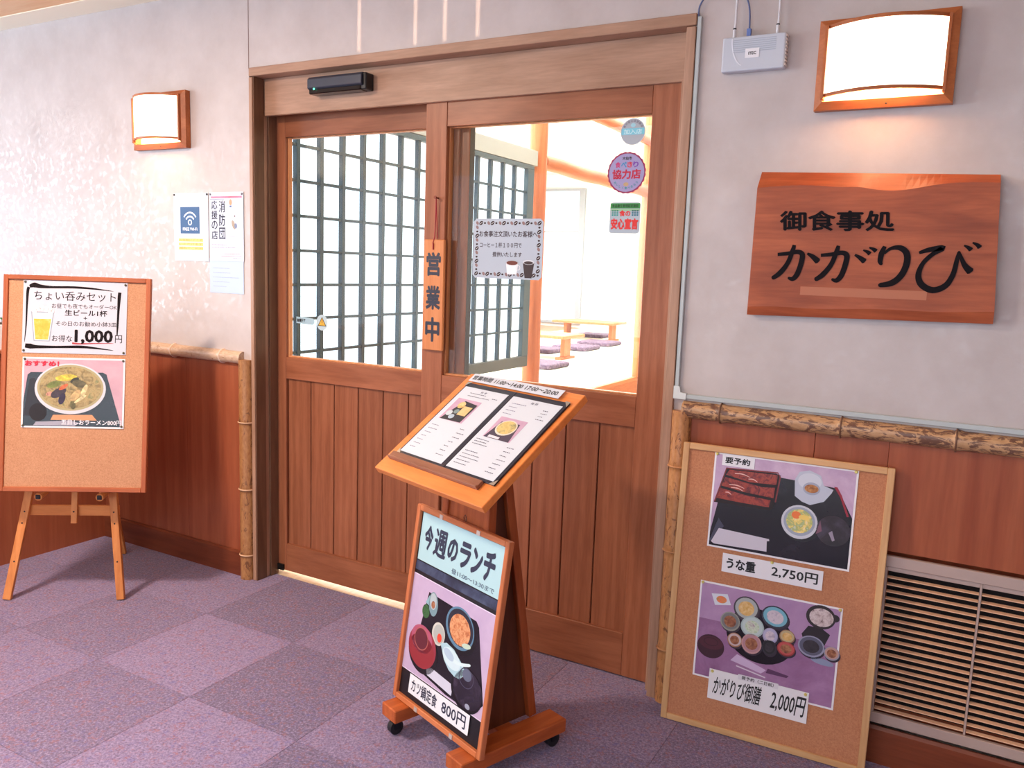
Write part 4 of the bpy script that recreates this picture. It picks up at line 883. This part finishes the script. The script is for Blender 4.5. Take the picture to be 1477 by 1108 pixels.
def page(x0, x1, ph, side):
    b = MB(); b.box(x0, x1, -.0072, -.0062, .010, .326); pg = b.build('page', plain((204, 210, 220), .6), mb_)
    q = MB(); cx = (x0+x1)/2; p0, p1, z0, z1 = ph
    q.rect(p0, z0, p1, z1, .0076, mottled('pinkphoto', None, [(186, 150, 176), (200, 164, 188)], 20))
    if side == 0:
        q.poly([(p0+.006, z0), (p0+.025, z0+.05), (p0+.045, z1-.008), (p1-.006, z1-.016), (p1-.010, z0+.002)], .0079, plain((40, 36, 44))); q.ell(p0+.045, z1-.028, .017, .015, .0082, F1); q.rect(p0+.062, z0+.030, p1-.016, z1-.030, .0082, mottled('ricebox', None, [(206, 170, 110), (226, 196, 140)], 60)); q.ell(p0+.024, z0+.030, .014, .012, .0083, plain((190, 200, 206))); q.ell(p0+.048, z0+.018, .013, .010, .0083, plain((170, 186, 200))); q.ell(p0+.05, z0+.042, .012, .010, .0084, plain((120, 140, 140)))
    else:
        q.poly([(p0+.004, z0), (p0+.02, z1-.02), (p1-.02, z1-.016), (p1-.004, z0)], .0079, plain((66, 54, 74))); q.ell((p0+p1)/2, (z0+z1)/2+.005, .042, .032, .0082, plain((216, 206, 190))); q.ell((p0+p1)/2, (z0+z1)/2+.006, .037, .027, .0084, mottled('noodles', None, [(190, 160, 90), (214, 190, 120), (110, 110, 80)], 40)); q.poly([(p0+.02, z0+.002), (p0+.02, z0+.012), (p0+.07, z0+.010), (p0+.07, z0+.002)], .0082, plain((220, 210, 220)))
    q.build('food_photo', None, pg)
    G1 = plain((70, 66, 90), .8)
    lettering(('和 食', '麺 類')[side], cx-.015, .308, cx+.015, .317, .0076, G1, pg)
    q = MB()
    if side == 0:
        gibberish(q, x0+.05, .282, x0+.16, .308, 2, G1, .0030, .0076, .9); gibberish(q, x1-.05, .290, x1-.02, .300, 1, G1, .003, .0076)
        gibberish(q, x0+.02, .030, x0+.07, .150, 7, plain((120, 118, 146), .8), .0030, .0076); gibberish(q, x1-.06, .030, x1-.02, .160, 7, G1, .0030, .0076)
    else:
        gibberish(q, x0+.02, .245, x0+.09, .305, 4, plain((120, 118, 146), .8), .0030, .0076); gibberish(q, x1-.055, .250, x1-.015, .300, 4, G1, .003, .0076)
        gibberish(q, x0+.015, .110, x0+.11, .140, 3, G1, .003, .0076); gibberish(q, x0+.015, .025, x0+.10, .090, 5, G1, .003, .0076); gibberish(q, x1-.06, .025, x1-.02, .140, 7, G1, .0030, .0076)
    tag(q.build('menu_lines', None, pg), kind='stuff')
page(.008, .226, (.030, .150, .171, .271), 0); page(.250, .468, (.280, .400, .148, .238), 1)
hs_ = empty('opening_hours_strip', on(MT, .036, .426, .0085), label='white strip of opening hours above the open menu book', cat='notice')
b = MB(); b.box(0, .432, -.0012, 0, 0, .036); b.build('sheet', plain((204, 208, 218), .6), hs_)
lettering('営業時間', .010, .008, .108, .029, .0016, BLACK, hs_, .02); lettering('11:00～14:00', .122, .009, .258, .027, .0016, BLACK, hs_, .02); lettering('17:00～20:00', .272, .009, .416, .027, .0016, BLACK, hs_, .02)

# framed lunch poster leaning on the stand
MP = place((-1.546, -.632, .1005), -20.6, 7.7)
fp = empty('framed_lunch_poster', MP, label='wood-framed weekly lunch poster leaning on the menu stand', cat='poster')
FW, FH = .469, .643
FR = lambda ax: wood((206, 126, 82), (176, 98, 58), ax, .35, 1, 7)
for b_, ax in (((0, .018, -.020, 0, 0, FH), 'z'), ((FW-.018, FW, -.020, 0, 0, FH), 'z'), ((.018, FW-.018, -.020, 0, 0, .018), 'x'), ((.018, FW-.018, -.020, 0, FH-.018, FH), 'x')): boxo('frame_side', b_, FR(ax), fp, .002)
q = MB(); q.rect(.016, .016, FW-.016, FH-.016, .008, plain((20, 18, 24), .4)); q.build('black_backing', None, fp)
q = MB(); q.rect(.024, .466, FW-.022, FH-.022, .0086, plain((176, 214, 220), .4)); q.build('title_sheet', None, fp)
q = MB(); q.rect(.020, .432, FW-.020, .462, .0086, mottled('band', None, [(26, 26, 40), (60, 70, 96), (90, 104, 130)], 7, .3)); q.build('dark_band', None, fp)
NV = plain((40, 44, 70), .5)
for ch, x0, x1, z0, z1 in (('今', .046, .092, .506, .588), ('週', .100, .168, .500, .590), ('の', .174, .226, .508, .580), ('ラ', .236, .290, .504, .586), ('ン', .298, .348, .504, .584), ('チ', .354, .408, .500, .592)):
    lettering(ch, x0, z0, x1, z1, .0092, NV, fp, .028 if ch == '週' else .045, .06)
lettering('昼11:00～13:30まで', .210, .474, .420, .490, .0092, plain((80, 96, 120)), fp, .01)
q = MB(); PH = .0088
q.rect(.016, .102, FW-.018, .420, PH, plain((226, 214, 236), .3)); q.rect(.019, .105, FW-.021, .417, PH+.0002, mottled('pinkcloth5', None, [(186, 164, 198), (202, 182, 210)], 8, .35))
q.poly([(.112, .382), (.066, .150), (.088, .128), (.26, .108), (.40, .108), (.440, .150), (.376, .360), (.36, .374)], PH+.0004, TRAY)
q.ell(.142, .352, .024, .038, PH+.0006, plain((120, 150, 160)), 24, .15); q.ell(.140, .360, .018, .026, PH+.0008, plain((176, 190, 196)), 24, .15); q.ell(.142, .350, .010, .012, PH+.001, F4)
q.poly([(.100, .345), (.118, .374), (.124, .34)], PH+.0006, plain((140, 180, 190))); q.ell(.108, .318, .020, .022, PH+.0006, mottled('greens', None, [(20, 40, 30), (60, 110, 60), (30, 60, 40)], 80))
q.ell(.298, .316, .076, .064, PH+.0005, plain((8, 8, 14), .3), 32, -.25); q.ell(.288, .326, .072, .062, PH+.0006, plain((90, 130, 160)), 36, -.25); q.ell(.290, .328, .065, .054, PH+.0008, plain((34, 32, 50)), 36, -.25); q.ell(.290, .322, .052, .046, PH+.001, mottled('katsu', None, [(150, 76, 40), (206, 128, 80), (226, 168, 120), (170, 96, 56)], 70), 30, -.2); q.ell(.330, .286, .022, .008, PH+.0011, plain((190, 210, 190)), 16, .2)
q.ell(.188, .272, .034, .036, PH+.0008, plain((206, 204, 196)), 28); q.ell(.190, .272, .028, .030, PH+.001, plain((176, 180, 176)), 28); q.ell(.196, .262, .012, .014, PH+.0012, plain((236, 70, 44)), 14)
q.ell(.120, .190, .080, .070, PH+.0008, plain((14, 10, 16), .3), 32); q.ell(.113, .202, .076, .066, PH+.0010, plain((150, 44, 62)), 36); q.ell(.106, .226, .058, .044, PH+.0011, plain((176, 84, 112)), 36); q.ell(.112, .190, .070, .052, PH+.0011, plain((146, 38, 48)), 36); q.ell(.104, .226, .038, .036, PH+.0013, plain((178, 96, 90)), 30); q.ell(.104, .226, .035, .033, PH+.0014, plain((96, 26, 42)), 30)
q.poly([(.205, .250), (.235, .262), (.275, .255), (.315, .232), (.335, .218), (.336, .196), (.318, .180), (.292, .178), (.262, .186), (.232, .208)], PH+.0010, plain((172, 208, 220))); q.ell(.268, .224, .048, .028, PH+.0012, plain((206, 230, 238)), 28, -.25); q.ell(.254, .232, .028, .014, PH+.0014, plain((176, 200, 220)), 20, -.3); q.stroke([(.28, .222), (.32, .226), (.362, .240)], [.006, .005, .004], PH+.0015, plain((214, 236, 240)))
q.poly([(.158, .128), (.146, .148), (.178, .158), (.292, .150), (.290, .116)], PH+.0008, plain((206, 208, 226)))
q.ell(.358, .160, .077, .063, PH+.0009, plain((8, 6, 12), .3), 32); q.ell(.362, .164, .070, .056, PH+.0010, mottled('blackbowl', None, [(20, 16, 26), (40, 34, 50), (70, 60, 80)], 16, .2), 32); q.ell(.352, .206, .022, .018, PH+.0013, plain((96, 104, 128)), 20); q.ring(.350, .196, .036, .030, .003, PH+.0012, plain((60, 56, 80)), 26); q.ell(.372, .118, .012, .008, PH+.0013, plain((150, 156, 176)), 14); q.ell(.070, .150, .014, .010, PH+.0007, plain((120, 128, 140)), 14)
q.build('printed_picture', None, fp)
q = MB(); q.rect(.072, .038, .392, .100, .0112, plain((236, 240, 246), .3)); ps = q.build('price_strip', None, fp)
lettering('カツ鍋定食', .086, .048, .228, .090, .0116, NV, ps, .02); lettering('800円', .254, .048, .376, .090, .0116, NV, ps, .015)
q = MB()
for a, b_ in ((.13, .625), (.32, .625), (.13, .002), (.32, .002)): q.box(a, a+.016, -.0225, -.018, b_, b_+.014)
tag(q.build('metal_clip', plain((220, 210, 200), .3, .5), fp), label='small shiny frame clips')
q = MB(); q.tube([(.235, -.004, FH), (.230, -.006, FH+.012), (.236, -.006, FH+.020), (.244, -.006, FH+.012), (.240, -.004, FH)], .0012, 6); q.build('hanging_hook', plain((90, 60, 50), .4, .6), fp)
